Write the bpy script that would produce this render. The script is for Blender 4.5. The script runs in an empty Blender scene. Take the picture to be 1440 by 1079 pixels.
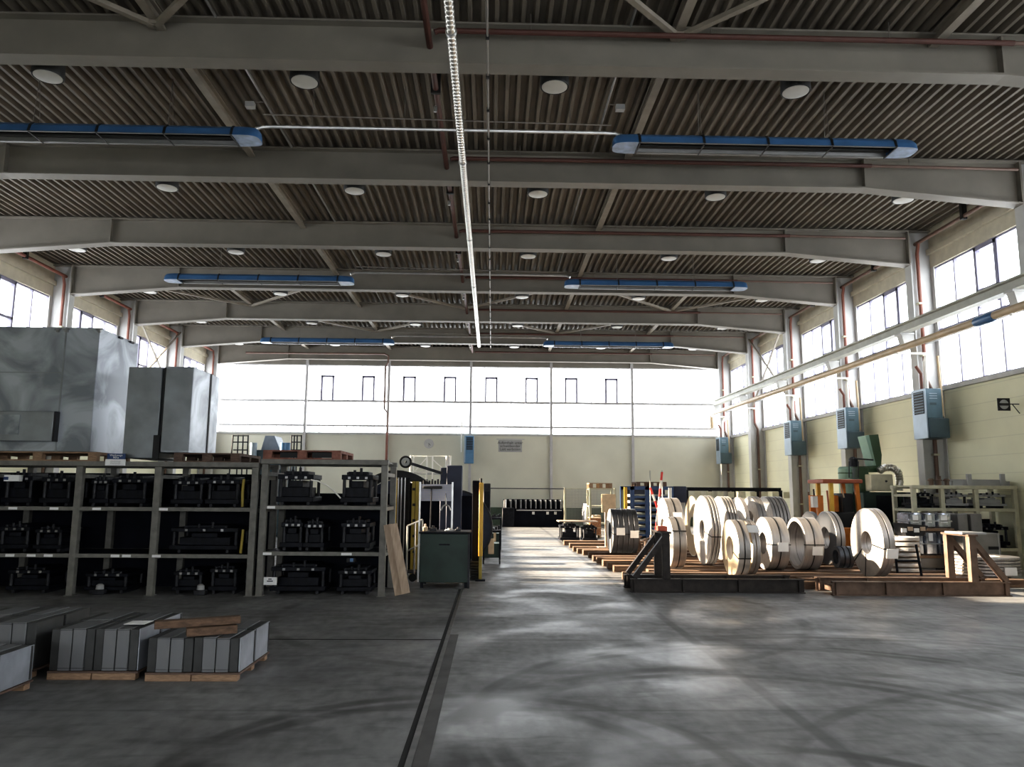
import bpy, bmesh, math, random
from mathutils import Vector, Matrix
random.seed(7)
col = bpy.context.scene.collection
# ---------------------------------------------------------------- camera
F, RO = 1070.0, .0073
pit = math.atan(152.2/F); yaw = math.atan(26.9/F*math.cos(pit))
fw = Vector((math.sin(yaw)*math.cos(pit), math.cos(yaw)*math.cos(pit), math.sin(pit)))
r0 = Vector((math.cos(yaw), -math.sin(yaw), 0)); u0 = r0.cross(fw)
rt = r0*math.cos(RO)+u0*math.sin(RO); up = -r0*math.sin(RO)+u0*math.cos(RO)
CAM = Vector((0, 0, 1.6))
cd = bpy.data.cameras.new('camera'); cam = bpy.data.objects.new('camera', cd); col.objects.link(cam)
cam.matrix_world = Matrix(((rt.x, up.x, -fw.x, 0), (rt.y, up.y, -fw.y, 0), (rt.z, up.z, -fw.z, 1.6), (0, 0, 0, 1)))
cd.sensor_width = 36; cd.lens = 36*F/1440; cd.clip_end = 200; cd.clip_start = .05
bpy.context.scene.camera = cam
def at(px, py, ax, v):                      # where the sight line of a photo pixel meets the plane axis=v
    d = fw+rt*((px-720)/F)+up*((539.5-py)/F)
    return CAM+d*((v-CAM[ax])/d[ax])
def aX(px, py, v): return at(px, py, 0, v)
def aY(px, py, v): return at(px, py, 1, v)
def aZ(px, py, v=0.): return at(px, py, 2, v)
# ---------------------------------------------------------------- materials
def mat(name, c, rough=.6, metal=0., var=.25, scale=4., bump=0., bscale=30., c2=None, detail=5, spec=.5, coord='Object', stretch=None):
    m = bpy.data.materials.new(name); m.use_nodes = True
    nt = m.node_tree; N = nt.nodes; L = nt.links
    b = N['Principled BSDF']; b.inputs['Roughness'].default_value = rough; b.inputs['Metallic'].default_value = metal
    b.inputs['Specular IOR Level'].default_value = spec
    tc = N.new('ShaderNodeTexCoord'); nz = N.new('ShaderNodeTexNoise')
    nz.inputs['Scale'].default_value = scale; nz.inputs['Detail'].default_value = detail
    src = tc.outputs[coord]
    if stretch:
        mp = N.new('ShaderNodeMapping'); mp.inputs['Scale'].default_value = stretch; L.new(src, mp.inputs[0]); src = mp.outputs[0]
    L.new(src, nz.inputs['Vector'])
    rp = N.new('ShaderNodeValToRGB'); rp.color_ramp.elements[0].position = .3; rp.color_ramp.elements[1].position = .7
    lo = c2 if c2 else tuple(x*(1-var) for x in c); hi = c if c2 else tuple(min(1, x*(1+var)) for x in c)
    rp.color_ramp.elements[0].color = (*lo, 1); rp.color_ramp.elements[1].color = (*hi, 1)
    L.new(nz.outputs['Fac'], rp.inputs[0]); L.new(rp.outputs[0], b.inputs['Base Color'])
    if bump:
        n2 = N.new('ShaderNodeTexNoise'); n2.inputs['Scale'].default_value = bscale; n2.inputs['Detail'].default_value = 6
        L.new(src, n2.inputs['Vector'])
        bp = N.new('ShaderNodeBump'); bp.inputs['Strength'].default_value = bump; bp.inputs['Distance'].default_value = .02
        L.new(n2.outputs['Fac'], bp.inputs['Height']); L.new(bp.outputs[0], b.inputs['Normal'])
    return m
M = {}
M['beam'] = mat('painted_steel_beam', (.215, .197, .17), .6, 0, .1, 1.5)
M['deck'] = mat('ceiling_deck', (.17, .148, .12), .62, 0, .2, 1.2)
M['purlin'] = mat('purlin_paint', (.27, .24, .20), .6, 0, .12)
M['column'] = mat('column_paint', (.50, .50, .49), .6, 0, .1, 2)
M['fascia'] = mat('fascia_paint', (.52, .48, .38), .7, 0, .1)
M['wall'] = mat('cream_wall', (.66, .63, .42), .8, 0, .07, 1.0)
M['wallb'] = mat('pale_back_wall', (.62, .61, .52), .75, 0, .07, .6)
M['greenband'] = mat('green_wall_base', (.08, .11, .075), .7, 0, .2)
M['frame'] = mat('window_frame_paint', (.26, .25, .34), .5, 0, .1)
M['framel'] = mat('window_rail_glow_paint', (.46, .45, .46), .5, 0, .1)  # lightened: the glow of the windows is put into this colour
M['sill'] = mat('sill_grey', (.45, .45, .44), .6, 0, .1)
M['rack'] = mat('rack_grey_paint', (.17, .165, .15), .6, 0, .2, 9, .1)
M['rackback'] = mat('dark_navy_sheet', (.005, .006, .012), .6, 0, .3, spec=.1)
M['die'] = mat('oiled_tool_steel', (.008, .009, .014), .5, 0, .5, 12, spec=.2)
M['die2'] = mat('grey_tool_steel', (.028, .029, .034), .5, .1, .4, 12, spec=.3)
M['diel'] = mat('bright_tool_steel', (.30, .30, .30), .4, .7, .3, 12)
M['galv'] = mat('galvanised_sheet', (.44, .475, .525), .42, .45, .2, 1.15, .05, 8, c2=(.21, .23, .26), detail=10)
M['galvd'] = mat('galvanised_panel', (.31, .335, .365), .42, .5, .2, 2.2, c2=(.20, .21, .22), detail=8)
M['black'] = mat('matt_black', (.01, .01, .012), .6, 0, .3)
M['rubber'] = mat('black_rubber', (.015, .015, .015), .75, 0, .2)
M['pallet'] = mat('pallet_wood', (.36, .235, .15), .8, 0, .3, 14, .2, 40, c2=(.20, .13, .085), stretch=(1, 6, 6))
M['palletd'] = mat('aged_pallet_wood', (.16, .105, .08), .8, 0, .3, 14, .2, 40, c2=(.08, .055, .045), stretch=(1, 6, 6))
M['redwood'] = mat('reddish_pallet_wood', (.22, .10, .075), .8, 0, .3, 12, .1, 40)
M['timber'] = mat('oily_timber', (.175, .108, .07), .85, 0, .3, 7, .25, 30, c2=(.075, .047, .032), stretch=(.4, 5, 5))
M['timberd'] = mat('dark_timber', (.12, .07, .045), .8, 0, .3, 7, .25, 30, c2=(.05, .03, .022), stretch=(.4, 5, 5))
M['plank'] = mat('pale_plank', (.50, .39, .30), .75, 0, .2, 5, .1, 30, c2=(.36, .27, .20), stretch=(6, 6, .6))
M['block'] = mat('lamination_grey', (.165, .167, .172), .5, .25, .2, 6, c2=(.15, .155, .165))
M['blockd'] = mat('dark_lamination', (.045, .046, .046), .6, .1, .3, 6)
M['blocks'] = mat('light_lamination_side', (.32, .34, .38), .45, .3, .2, 5)
M['steel'] = mat('bright_strip_steel', (.58, .555, .54), .42, .45, .08, 3, c2=(.44, .425, .415), stretch=(1, 3, 3))
M['steelt'] = mat('strip_coil_tread', (.46, .43, .41), .42, .6, .1, 3, c2=(.34, .32, .31), stretch=(8, .5, .5))
M['steelw'] = mat('warm_lit_strip_coil', (.54, .45, .32), .42, .45, .1, 3, c2=(.42, .35, .25))  # warm sunlight is put into this steel colour
M['steelb'] = mat('blued_strip_coil', (.105, .11, .125), .42, .6, .2, 3, c2=(.075, .08, .09), stretch=(8, .5, .5))
M['strap'] = mat('black_steel_strap', (.02, .02, .022), .45, .4, .2)
M['paper'] = mat('white_paper', (.80, .80, .80), .8, 0, .05)
M['ink'] = mat('dark_ink', (.03, .03, .035), .8, 0, .05)
M['blue'] = mat('heater_blue', (.055, .14, .29), .35, 0, .15, 3)
M['heatref'] = mat('heater_reflector', (.20, .20, .20), .4, .6, .1)
M['capl'] = mat('cap_underside', (.30, .38, .52), .4, 0, .3, 6)
M['lampb'] = mat('lamp_housing', (.018, .018, .018), .5, 0, .1)
M['lampd'] = mat('lamp_diffuser', (.50, .49, .45), .4, 0, .05)
M['duct'] = mat('spiral_duct_metal', (.62, .60, .56), .3, .85, .1, 10)
M['silver'] = mat('silver_pipe', (.55, .55, .55), .35, .8, .15)
M['redceil'] = mat('dull_red_pipe', (.085, .034, .026), .55, 0, .15)
M['redpipe'] = mat('oxide_red_pipe', (.22, .085, .06), .5, 0, .15)
M['brownpipe'] = mat('brown_pipe', (.14, .085, .065), .5, 0, .15)
M['tan'] = mat('tan_pipe', (.52, .40, .26), .45, 0, .12)
M['rail'] = mat('crane_rail_paint', (.46, .46, .41), .5, 0, .1)
M['unit'] = mat('unit_heater_blue', (.10, .165, .21), .4, .1, .15, 3)
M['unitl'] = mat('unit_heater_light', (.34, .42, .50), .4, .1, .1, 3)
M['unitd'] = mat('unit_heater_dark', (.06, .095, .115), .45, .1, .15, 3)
M['unitb'] = mat('unit_heater_bright_blue', (.10, .22, .38), .4, .1, .15, 3)
M['cable'] = mat('steel_cable', (.22, .20, .18), .5, .5, .1)
M['steeld'] = mat('dark_steel_frame', (.03, .024, .022), .55, .3, .4, 9)
M['rust'] = mat('worn_brown_frame', (.15, .10, .075), .6, .2, .3, 7, .1)
M['redpad'] = mat('red_pad', (.55, .12, .07), .6, 0, .2)
M['yellow'] = mat('safety_yellow', (.36, .27, .045), .5, 0, .12)
M['yellowo'] = mat('orange_yellow', (.72, .42, .06), .5, 0, .12)
M['navy'] = mat('navy_machine', (.022, .028, .055), .5, .1, .25, 3)
M['green'] = mat('dark_green_machine', (.018, .038, .030), .5, .1, .25, 3)
M['greenm'] = mat('mid_green_machine', (.055, .10, .05), .5, 0, .2, 3)
M['greenl'] = mat('pale_green_tank', (.28, .42, .34), .5, 0, .12, 3)
M['cream'] = mat('cream_cabinet', (.62, .59, .45), .6, 0, .12, 5)
M['grid'] = mat('grey_grid_panel', (.42, .42, .50), .6, 0, .08)
M['orange'] = mat('forklift_orange', (.62, .20, .03), .45, 0, .15, 4)
M['redor'] = mat('faded_red', (.36, .10, .05), .5, 0, .15, 4)
M['rackr'] = mat('beige_shelf_paint', (.50, .48, .36), .6, 0, .15, 6)
M['white'] = mat('white_paint', (.82, .80, .75), .5, 0, .05)
M['redp'] = mat('signal_red', (.62, .05, .04), .5, 0, .1)
M['bluer'] = mat('blue_rack_paint', (.035, .075, .18), .5, 0, .2, 4)
M['greyr'] = mat('grey_roller', (.35, .36, .33), .5, .3, .15)
M['card'] = mat('chipboard', (.55, .42, .28), .8, 0, .12, 9)
M['copper'] = mat('copper_parts', (.42, .20, .10), .5, .3, .6, 40)
M['wrap'] = mat('silver_wrap', (.42, .45, .52), .25, .8, .35, 7, .4, 12)
M['greybox'] = mat('grey_carton', (.22, .21, .20), .6, .1, .15, 3)
M['bluesign'] = mat('sign_blue', (.03, .06, .16), .6, 0, .05)
M['hop'] = mat('grey_blue_hopper', (.24, .28, .34), .5, .2, .15)
M['gap'] = mat('floor_gap', (.012, .012, .012), .9, 0, .3)
M['strip'] = mat('floor_edge_steel', (.13, .125, .12), .45, .5, .3, 8)
M['jointp'] = mat('floor_joint_infill', (.085, .082, .08), .65, 0, .3, 3)
M['plate'] = mat('face_plate', (.36, .36, .36), .6, 0, .1)
for n_ in M['galv'].node_tree.nodes:
    if n_.type == 'VALTORGB': n_.color_ramp.elements[0].position = .40; n_.color_ramp.elements[1].position = .58
    if n_.type == 'TEX_NOISE' and n_.inputs['Scale'].default_value < 2: n_.inputs['Distortion'].default_value = 1.2
# window pane: clear sheet with a slight sheen
def pane_mat():
    m = bpy.data.materials.new('window_pane'); m.use_nodes = True; nt = m.node_tree; N = nt.nodes; L = nt.links
    N.remove(N['Principled BSDF']); tr = N.new('ShaderNodeBsdfTransparent'); gl = N.new('ShaderNodeBsdfGlossy'); mx = N.new('ShaderNodeMixShader')
    nz = N.new('ShaderNodeTexNoise'); nz.inputs['Scale'].default_value = .6
    rp = N.new('ShaderNodeValToRGB'); rp.color_ramp.elements[0].color = (.9, .93, .95, 1); rp.color_ramp.elements[1].color = (.98, .99, 1, 1)
    L.new(nz.outputs['Fac'], rp.inputs[0]); L.new(rp.outputs[0], tr.inputs['Color'])
    gl.inputs['Roughness'].default_value = .15; mx.inputs[0].default_value = .05
    L.new(tr.outputs[0], mx.inputs[1]); L.new(gl.outputs[0], mx.inputs[2]); L.new(mx.outputs[0], N['Material Output'].inputs['Surface'])
    return m
M['pane'] = pane_mat()
def wire_mat():
    m = bpy.data.materials.new('wire_mesh_sheet'); m.use_nodes = True; nt = m.node_tree; N = nt.nodes; L = nt.links
    b = N['Principled BSDF']; b.inputs['Base Color'].default_value = (.25, .25, .24, 1)
    tc = N.new('ShaderNodeTexCoord'); br = N.new('ShaderNodeTexBrick'); br.offset = 0; br.inputs['Scale'].default_value = 1
    br.inputs['Brick Width'].default_value = .06; br.inputs['Row Height'].default_value = .06; br.inputs['Mortar Size'].default_value = .006
    mp = N.new('ShaderNodeMapping'); mp.inputs['Rotation'].default_value = (math.pi/2, 0, 0)
    L.new(tc.outputs['Object'], mp.inputs[0]); L.new(mp.outputs[0], br.inputs['Vector']); L.new(br.outputs['Fac'], b.inputs['Alpha'])
    return m
M['mesh'] = wire_mat()
def wall_mat(name, base, dark, course):
    m = mat(name, base, .8, 0, .06, .8); nt = m.node_tree; N = nt.nodes; L = nt.links; b = N['Principled BSDF']
    old = b.inputs['Base Color'].links[0].from_socket
    tc = N.new('ShaderNodeTexCoord'); sx = N.new('ShaderNodeSeparateXYZ'); L.new(tc.outputs['Object'], sx.inputs[0])
    dv = N.new('ShaderNodeMath'); dv.operation = 'DIVIDE'; dv.inputs[1].default_value = course; L.new(sx.outputs['Z'], dv.inputs[0])
    fr = N.new('ShaderNodeMath'); fr.operation = 'FRACT'; L.new(dv.outputs[0], fr.inputs[0])
    lt = N.new('ShaderNodeMath'); lt.operation = 'LESS_THAN'; lt.inputs[1].default_value = .05; L.new(fr.outputs[0], lt.inputs[0])
    ml = N.new('ShaderNodeMath'); ml.operation = 'MULTIPLY'; ml.inputs[1].default_value = .35; L.new(lt.outputs[0], ml.inputs[0])
    mx = N.new('ShaderNodeMixRGB'); L.new(ml.outputs[0], mx.inputs[0]); L.new(old, mx.inputs[1]); mx.inputs[2].default_value = (*dark, 1)
    L.new(mx.outputs[0], b.inputs['Base Color'])
    return m
M['wall'] = wall_mat('cream_block_wall', (.76, .745, .56), (.52, .505, .38), .42)
def floor_mat():
    m = bpy.data.materials.new('worn_concrete'); m.use_nodes = True; nt = m.node_tree; N = nt.nodes; L = nt.links; b = N['Principled BSDF']
    tc = N.new('ShaderNodeTexCoord'); O = tc.outputs['Object']
    def noise(s, d=6, st=None, dist=0):
        n = N.new('ShaderNodeTexNoise'); n.inputs['Scale'].default_value = s; n.inputs['Detail'].default_value = d; n.inputs['Distortion'].default_value = dist
        if st:
            mp = N.new('ShaderNodeMapping'); mp.inputs['Scale'].default_value = st; L.new(O, mp.inputs[0]); L.new(mp.outputs[0], n.inputs['Vector'])
        else: L.new(O, n.inputs['Vector'])
        return n.outputs['Fac']
    def ramp(s, a, b_, c0, c1):
        r = N.new('ShaderNodeValToRGB'); r.color_ramp.elements[0].position = a; r.color_ramp.elements[1].position = b_
        r.color_ramp.elements[0].color = (*c0, 1); r.color_ramp.elements[1].color = (*c1, 1); L.new(s, r.inputs[0]); return r.outputs[0]
    def mth(op, a, c=None):
        n = N.new('ShaderNodeMath'); n.operation = op
        for i, v in enumerate((a, c)):
            if v is None: continue
            if isinstance(v, (int, float)): n.inputs[i].default_value = v
            else: L.new(v, n.inputs[i])
        return n.outputs[0]
    def mix(f, a, c, mode='MIX'):
        n = N.new('ShaderNodeMixRGB'); n.blend_type = mode
        for i, v in enumerate((f, a, c)):
            if isinstance(v, (int, float)): n.inputs[i].default_value = v
            elif isinstance(v, tuple): n.inputs[i].default_value = (*v, 1)
            else: L.new(v, n.inputs[i])
        return n.outputs[0]
    basec = ramp(noise(.55, 8, (1, 1.6, 1)), .34, .68, (.165, .165, .168), (.285, .285, .29))
    fine = ramp(noise(9, 8, (1, .5, 1)), .35, .7, (.72, .72, .72), (1.1, 1.1, 1.1))
    c = mix(1., basec, fine, 'MULTIPLY')
    scr = ramp(noise(3.0, 9, (.6, 2.2, 1), .6), .5, .70, (1, 1, 1), (.66, .66, .66)); c = mix(1., c, scr, 'MULTIPLY')
    # tyre marks: arcs left by turning forklifts
    sx = N.new('ShaderNodeSeparateXYZ'); L.new(O, sx.inputs[0]); X, Yy = sx.outputs['X'], sx.outputs['Y']
    brk = ramp(noise(1.6, 4), .32, .56, (0, 0, 0), (1, 1, 1))
    for (cx, cy, R, w, k) in [(1.9, 4.9, 2.1, .05, .5), (1.9, 4.9, 2.32, .04, .4), (2.3, 4.6, 2.7, .06, .45), (2.6, 5.6, 2.6, .05, .4), (2.6, 5.6, 2.75, .04, .4), (-.3, 4.6, 1.45, .06, .5), (-.2, 4.6, 1.7, .05, .45),
                           (3.4, 5.2, 3.6, .06, .4), (3.5, 5.2, 3.75, .04, .35), (1.2, 3.6, 1.0, .05, .5), (1.5, 3.5, 1.6, .05, .5), (0.6, 10.5, 3.4, .06, .3), (4.5, 3.5, 3.0, .05, .35)]:
        dx = mth('SUBTRACT', X, cx); dy = mth('SUBTRACT', Yy, cy)
        d = mth('SQRT', mth('ADD', mth('MULTIPLY', dx, dx), mth('MULTIPLY', dy, dy)))
        e = mth('ABSOLUTE', mth('SUBTRACT', d, R)); s = N.new('ShaderNodeMapRange'); L.new(e, s.inputs[0])
        s.inputs[1].default_value = w*.7; s.inputs[2].default_value = w*1.8; s.inputs[3].default_value = min(.8, k*1.55); s.inputs[4].default_value = 0
        c = mix(mth('MULTIPLY', s.outputs[0], brk), c, (.035, .034, .033))
    # worn dark lane along the middle right, thin slab joints
    for (ax, v, w, k, n) in [(X, 2.22, .05, .55, 'a'), (X, 6.3, .012, .6, 'b'), (Yy, 8.6, .012, .45, 'c'), (Yy, 5.9, .02, .3, 'd'), (Yy, 14.6, .02, .5, 'e'), (Yy, 20.6, .02, .5, 'f')]:
        e = mth('ABSOLUTE', mth('SUBTRACT', ax, v)); s = N.new('ShaderNodeMapRange'); L.new(e, s.inputs[0])
        s.inputs[1].default_value = w*.7; s.inputs[2].default_value = w*1.5; s.inputs[3].default_value = k; s.inputs[4].default_value = 0
        c = mix(s.outputs[0], c, (.03, .03, .03))
    L.new(c, b.inputs['Base Color'])
    rg = ramp(noise(.8, 9, (1, 1.2, 1), .5), .36, .62, (.36, .36, .36), (.68, .68, .68)); L.new(rg, b.inputs['Roughness'])
    bp = N.new('ShaderNodeBump'); bp.inputs['Strength'].default_value = .10; bp.inputs['Distance'].default_value = .006; L.new(noise(42, 9), bp.inputs['Height']); L.new(bp.outputs[0], b.inputs['Normal'])
    return m
M['floor'] = floor_mat()
# ---------------------------------------------------------------- mesh builder
EACH = set('pallet_block hanger cable_tie support_bar clamp_bolt stud_plate pipe_clamp hand_tool roller tag_board bar radiant_tube clip bottom_board lever seam dark_packing spacer upright rear_leg tube_part mast fork skid'.split())
class MB:
    def __init__(s): s.v, s.f = [], []
    def add(s, vs, fs):
        b = len(s.v); s.v += [Vector(v) for v in vs]; s.f += [tuple(b+i for i in f) for f in fs]; return s
    def box(s, x0, x1, y0, y1, z0, z1):
        return s.add([(x0, y0, z0), (x1, y0, z0), (x1, y1, z0), (x0, y1, z0), (x0, y0, z1), (x1, y0, z1), (x1, y1, z1), (x0, y1, z1)],
                     [(0, 3, 2, 1), (4, 5, 6, 7), (0, 1, 5, 4), (1, 2, 6, 5), (2, 3, 7, 6), (3, 0, 4, 7)])
    def bar(s, p, q, w, h=None, ref=(0, 0, 1)):
        p, q = Vector(p), Vector(q); d = (q-p).normalized(); a = d.cross(Vector(ref))
        if a.length < 1e-4: a = d.cross(Vector((0, 1, 0)))
        a.normalize(); b = a.cross(d); h = h or w; a *= w/2; b *= h/2
        return s.add([p-a-b, p+a-b, p+a+b, p-a+b, q-a-b, q+a-b, q+a+b, q-a+b], [(0, 3, 2, 1), (4, 5, 6, 7), (0, 1, 5, 4), (1, 2, 6, 5), (2, 3, 7, 6), (3, 0, 4, 7)])
    def tube(s, pts, r, n=10, cap=True):
        pts = [Vector(p) for p in pts]; rs = r if isinstance(r, (list, tuple)) else [r]*len(pts)
        b = len(s.v); a = None
        for i, p in enumerate(pts):
            t = (pts[min(i+1, len(pts)-1)]-pts[max(i-1, 0)]).normalized()
            if a is None:
                a = t.cross(Vector((0, 0, 1)));
                if a.length < 1e-3: a = t.cross(Vector((0, 1, 0)))
            a = (a-t*a.dot(t)).normalized(); c = t.cross(a)
            for k in range(n):
                w = 2*math.pi*k/n; s.v.append(p+(a*math.cos(w)+c*math.sin(w))*rs[i])
        for i in range(len(pts)-1):
            for k in range(n):
                k2 = (k+1) % n; s.f.append((b+i*n+k, b+i*n+k2, b+(i+1)*n+k2, b+(i+1)*n+k))
        if cap:
            s.f.append(tuple(b+k for k in range(n))[::-1]); e = b+(len(pts)-1)*n; s.f.append(tuple(e+k for k in range(n)))
        return s
    def lathe(s, o, ax, prof, n=32, closed=False):     # prof: (distance along axis, radius)
        o, ax = Vector(o), Vector(ax).normalized(); a = ax.cross(Vector((0, 0, 1)))
        if a.length < 1e-3: a = Vector((1, 0, 0))
        a.normalize(); c = ax.cross(a); b = len(s.v); m = len(prof)
        for t, r in prof:
            for k in range(n):
                w = 2*math.pi*k/n; s.v.append(o+ax*t+(a*math.cos(w)+c*math.sin(w))*r)
        for i in range(m if closed else m-1):
            j = (i+1) % m
            for k in range(n):
                k2 = (k+1) % n; s.f.append((b+i*n+k, b+i*n+k2, b+j*n+k2, b+j*n+k))
        if not closed:
            s.f.append(tuple(b+k for k in range(n))[::-1]); s.f.append(tuple(b+(m-1)*n+k for k in range(n)))
        return s
    def ring(s, o, ax, R, r, w, n=48, ch=.006):
        return s.lathe(o, ax, [(0, r), (0, R-ch), (ch, R), (w-ch, R), (w, R-ch), (w, r)], n, True)
    def prism(s, poly, off):
        off = Vector(off); P = [Vector(p) for p in poly]; n = len(P); b = len(s.v); s.v += P+[p+off for p in P]
        s.f.append(tuple(b+i for i in range(n))[::-1]); s.f.append(tuple(b+n+i for i in range(n)))
        for i in range(n): j = (i+1) % n; s.f.append((b+i, b+j, b+n+j, b+n+i))
        return s
    def build(s, name, m, parent=None, bevel=0., smooth=True, label=None, kind=None):
        if name in EACH:                      # countable small pieces: one mesh each
            link = list(range(len(s.v)))
            def find(i):
                while link[i] != i: link[i] = link[link[i]]; i = link[i]
                return i
            for f in s.f:
                for i in f[1:]: link[find(i)] = find(f[0])
            gr = {}
            for f in s.f: gr.setdefault(find(f[0]), []).append(f)
            if len(gr) > 1:
                for fs in gr.values():
                    ids = sorted({i for f in fs for i in f}); mp = {i: j for j, i in enumerate(ids)}
                    q = MB(); q.v = [s.v[i] for i in ids]; q.f = [tuple(mp[i] for i in f) for f in fs]; o = q._build(name, m, parent, bevel, smooth, label, kind)
                return o
        return s._build(name, m, parent, bevel, smooth, label, kind)
    def _build(s, name, m, parent=None, bevel=0., smooth=True, label=None, kind=None):
        me = bpy.data.meshes.new(name); o0 = parent_loc(parent)
        me.from_pydata([v-o0 for v in s.v], [], s.f); me.validate()
        bm = bmesh.new(); bm.from_mesh(me); bmesh.ops.recalc_face_normals(bm, faces=bm.faces[:]); bm.to_mesh(me); bm.free()
        if smooth:
            me.polygons.foreach_set('use_smooth', [True]*len(me.polygons)); me.set_sharp_from_angle(angle=math.radians(35))
        me.materials.append(M[m]); o = bpy.data.objects.new(name, me); col.objects.link(o)
        if parent is not None: o.parent = parent
        if bevel:
            bv = o.modifiers.new('bevel', 'BEVEL'); bv.width = bevel; bv.segments = 1; bv.limit_method = 'ANGLE'; bv.angle_limit = .6
        if label: o['label'] = label
        if kind: o['kind'] = kind
        return o
def parent_loc(p):
    o = Vector((0, 0, 0))
    while p is not None: o += p.location; p = p.parent
    return o
def thing(name, label, cat, loc, group=None):
    o = bpy.data.objects.new(name, None); o.empty_display_size = .1; col.objects.link(o); o.location = Vector(loc)
    o['label'] = label; o['category'] = cat
    if group: o['group'] = group
    return o
def tag(o, label, cat, group=None):
    o['label'] = label; o['category'] = cat
    if group: o['group'] = group
    return o
def struct(mb, name, m, bevel=0., parent=None, smooth=True):
    o = mb.build(name, m, parent, bevel, smooth)
    if parent is None: o['kind'] = 'structure'
    return o
def text(body, p, size, m, parent, name='lettering', xd=(1, 0, 0), align='CENTER'):
    c = bpy.data.curves.new(name, 'FONT'); c.body = body; c.size = size; c.align_x = align; c.align_y = 'CENTER'; c.extrude = .001; c.space_line = .85
    c.materials.append(M[m]); o = bpy.data.objects.new(name, c); col.objects.link(o); o.parent = parent; o.location = Vector(p)-parent_loc(parent)
    o.rotation_euler = (math.pi/2, 0, 0)
    bpy.context.view_layer.update(); me = bpy.data.meshes.new_from_object(o); n = bpy.data.objects.new(name, me); col.objects.link(n)
    n.parent = parent; n.location = o.location; n.rotation_euler = o.rotation_euler; bpy.data.objects.remove(o); return n
ORD = ['first', 'second', 'third', 'fourth', 'fifth', 'sixth', 'seventh', 'eighth', 'ninth', 'tenth', 'eleventh', 'twelfth', 'thirteenth', 'fourteenth', 'fifteenth', 'sixteenth', 'seventeenth']
# ---------------------------------------------------------------- the hall
XL, XR = -14.05, 11.75                      # wall faces
CL, CR = -13.40, 11.10                      # inner faces of the columns
YB, YF = 37.3, -4.0
B = {k: 37-4.37*(7-k) for k in range(-2, 8)}
SILL, WTOP, DECK = 4.38, 7.62, 8.66
LW = 12.9                                  # the left glazing starts here
struct(MB().box(XL-.3, XR+.3, YF-.3, YB+.3, -.2, 0), 'floor', 'floor', smooth=False)
# corrugated ceiling deck, ribs along the hall
mb = MB(); prof = []; x = XL-.1; P = .2
while x < XR+.15:
    prof += [(x, DECK+.11), (x+.085, DECK+.11), (x+.115, DECK), (x+.17, DECK)]; x += P
vs = []; fs = []
for (px, pz) in prof: vs += [(px, YF-.1, pz), (px, YB+.2, pz)]
for i in range(len(prof)-1): fs.append((2*i, 2*i+1, 2*i+3, 2*i+2))
struct(mb.add(vs, fs), 'ceiling', 'deck', smooth=False)
struct(MB().box(XL-.3, XR+.3, YF-.3, YB+.3, DECK+.14, DECK+.3), 'roof', 'deck')
xa, xb = (XL+XR)/2-8, (XL+XR)/2+8
mb = MB().box(XL-.2, xa, YF-.2, YF, 0, DECK+.1); mb.box(xb, XR+.2, YF-.2, YF, 0, DECK+.1); mb.box(xa, xb, YF-.2, YF, 0, 1.0); mb.box(xa, xb, YF-.2, YF, 2.9, DECK+.1)
struct(mb, 'wall_front', 'wallb')
mb = MB()
for i in range(9): mb.box(xa+i*2-.04, xa+i*2+.04, YF-.12, YF-.04, 1.0, 2.9)
for z in (1.03, 2.87): mb.box(xa, xb, YF-.12, YF-.04, z-.03, z+.03)
fwn = struct(mb, 'window_90', 'framel'); MB().box(xa, xb, YF-.085, YF-.075, 1.0, 2.9).build('pane', 'pane', fwn)  # unseen glazing added behind the camera for frontal fill light
struct(MB().box(XR, XR+.2, YF, YB+.2, 0, SILL-.1), 'wall_right', 'wall')
mb = MB().box(XL-.2, XL, YF, YB+.2, 0, SILL-.1); mb.box(XL-.2, XL, YF, LW, SILL-.1, DECK+.1)
struct(mb, 'wall_left', 'wall')
struct(MB().box(XL-.2, XR+.2, YB, YB+.2, 0, SILL-.08), 'wall_back', 'wallb')
struct(MB().box(CL, CR, YB-.02, YB, 0, .85), 'baseboard_back', 'greenband')
struct(MB().box(XL, XR, YB-.07, YB+.1, SILL-.08, SILL), 'trim_1', 'sill')
for s, X0, nm in ((1, XR, 'right'), (-1, XL, 'left')):
    y0 = LW if s < 0 else YF
    struct(MB().box(X0-.12 if s > 0 else X0-.1, X0+.1 if s > 0 else X0+.12, y0, YB, SILL-.1, SILL), 'trim_2' if s > 0 else 'trim_3', 'sill')
    mb = MB().box(X0-.05 if s > 0 else X0-.2, X0+.2 if s > 0 else X0+.05, y0, YB+.2, WTOP, DECK+.12)
    mb.box(X0-.14 if s > 0 else X0-.2, X0+.2 if s > 0 else X0+.14, y0, YB+.1, WTOP+.36, WTOP+.5)
    struct(mb, 'wall_right_fascia' if s > 0 else 'wall_left_fascia', 'fascia')
struct(MB().box(XL, XR, YB-.02, YB+.2, 7.75, DECK+.12), 'wall_back_fascia', 'beam')
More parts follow.
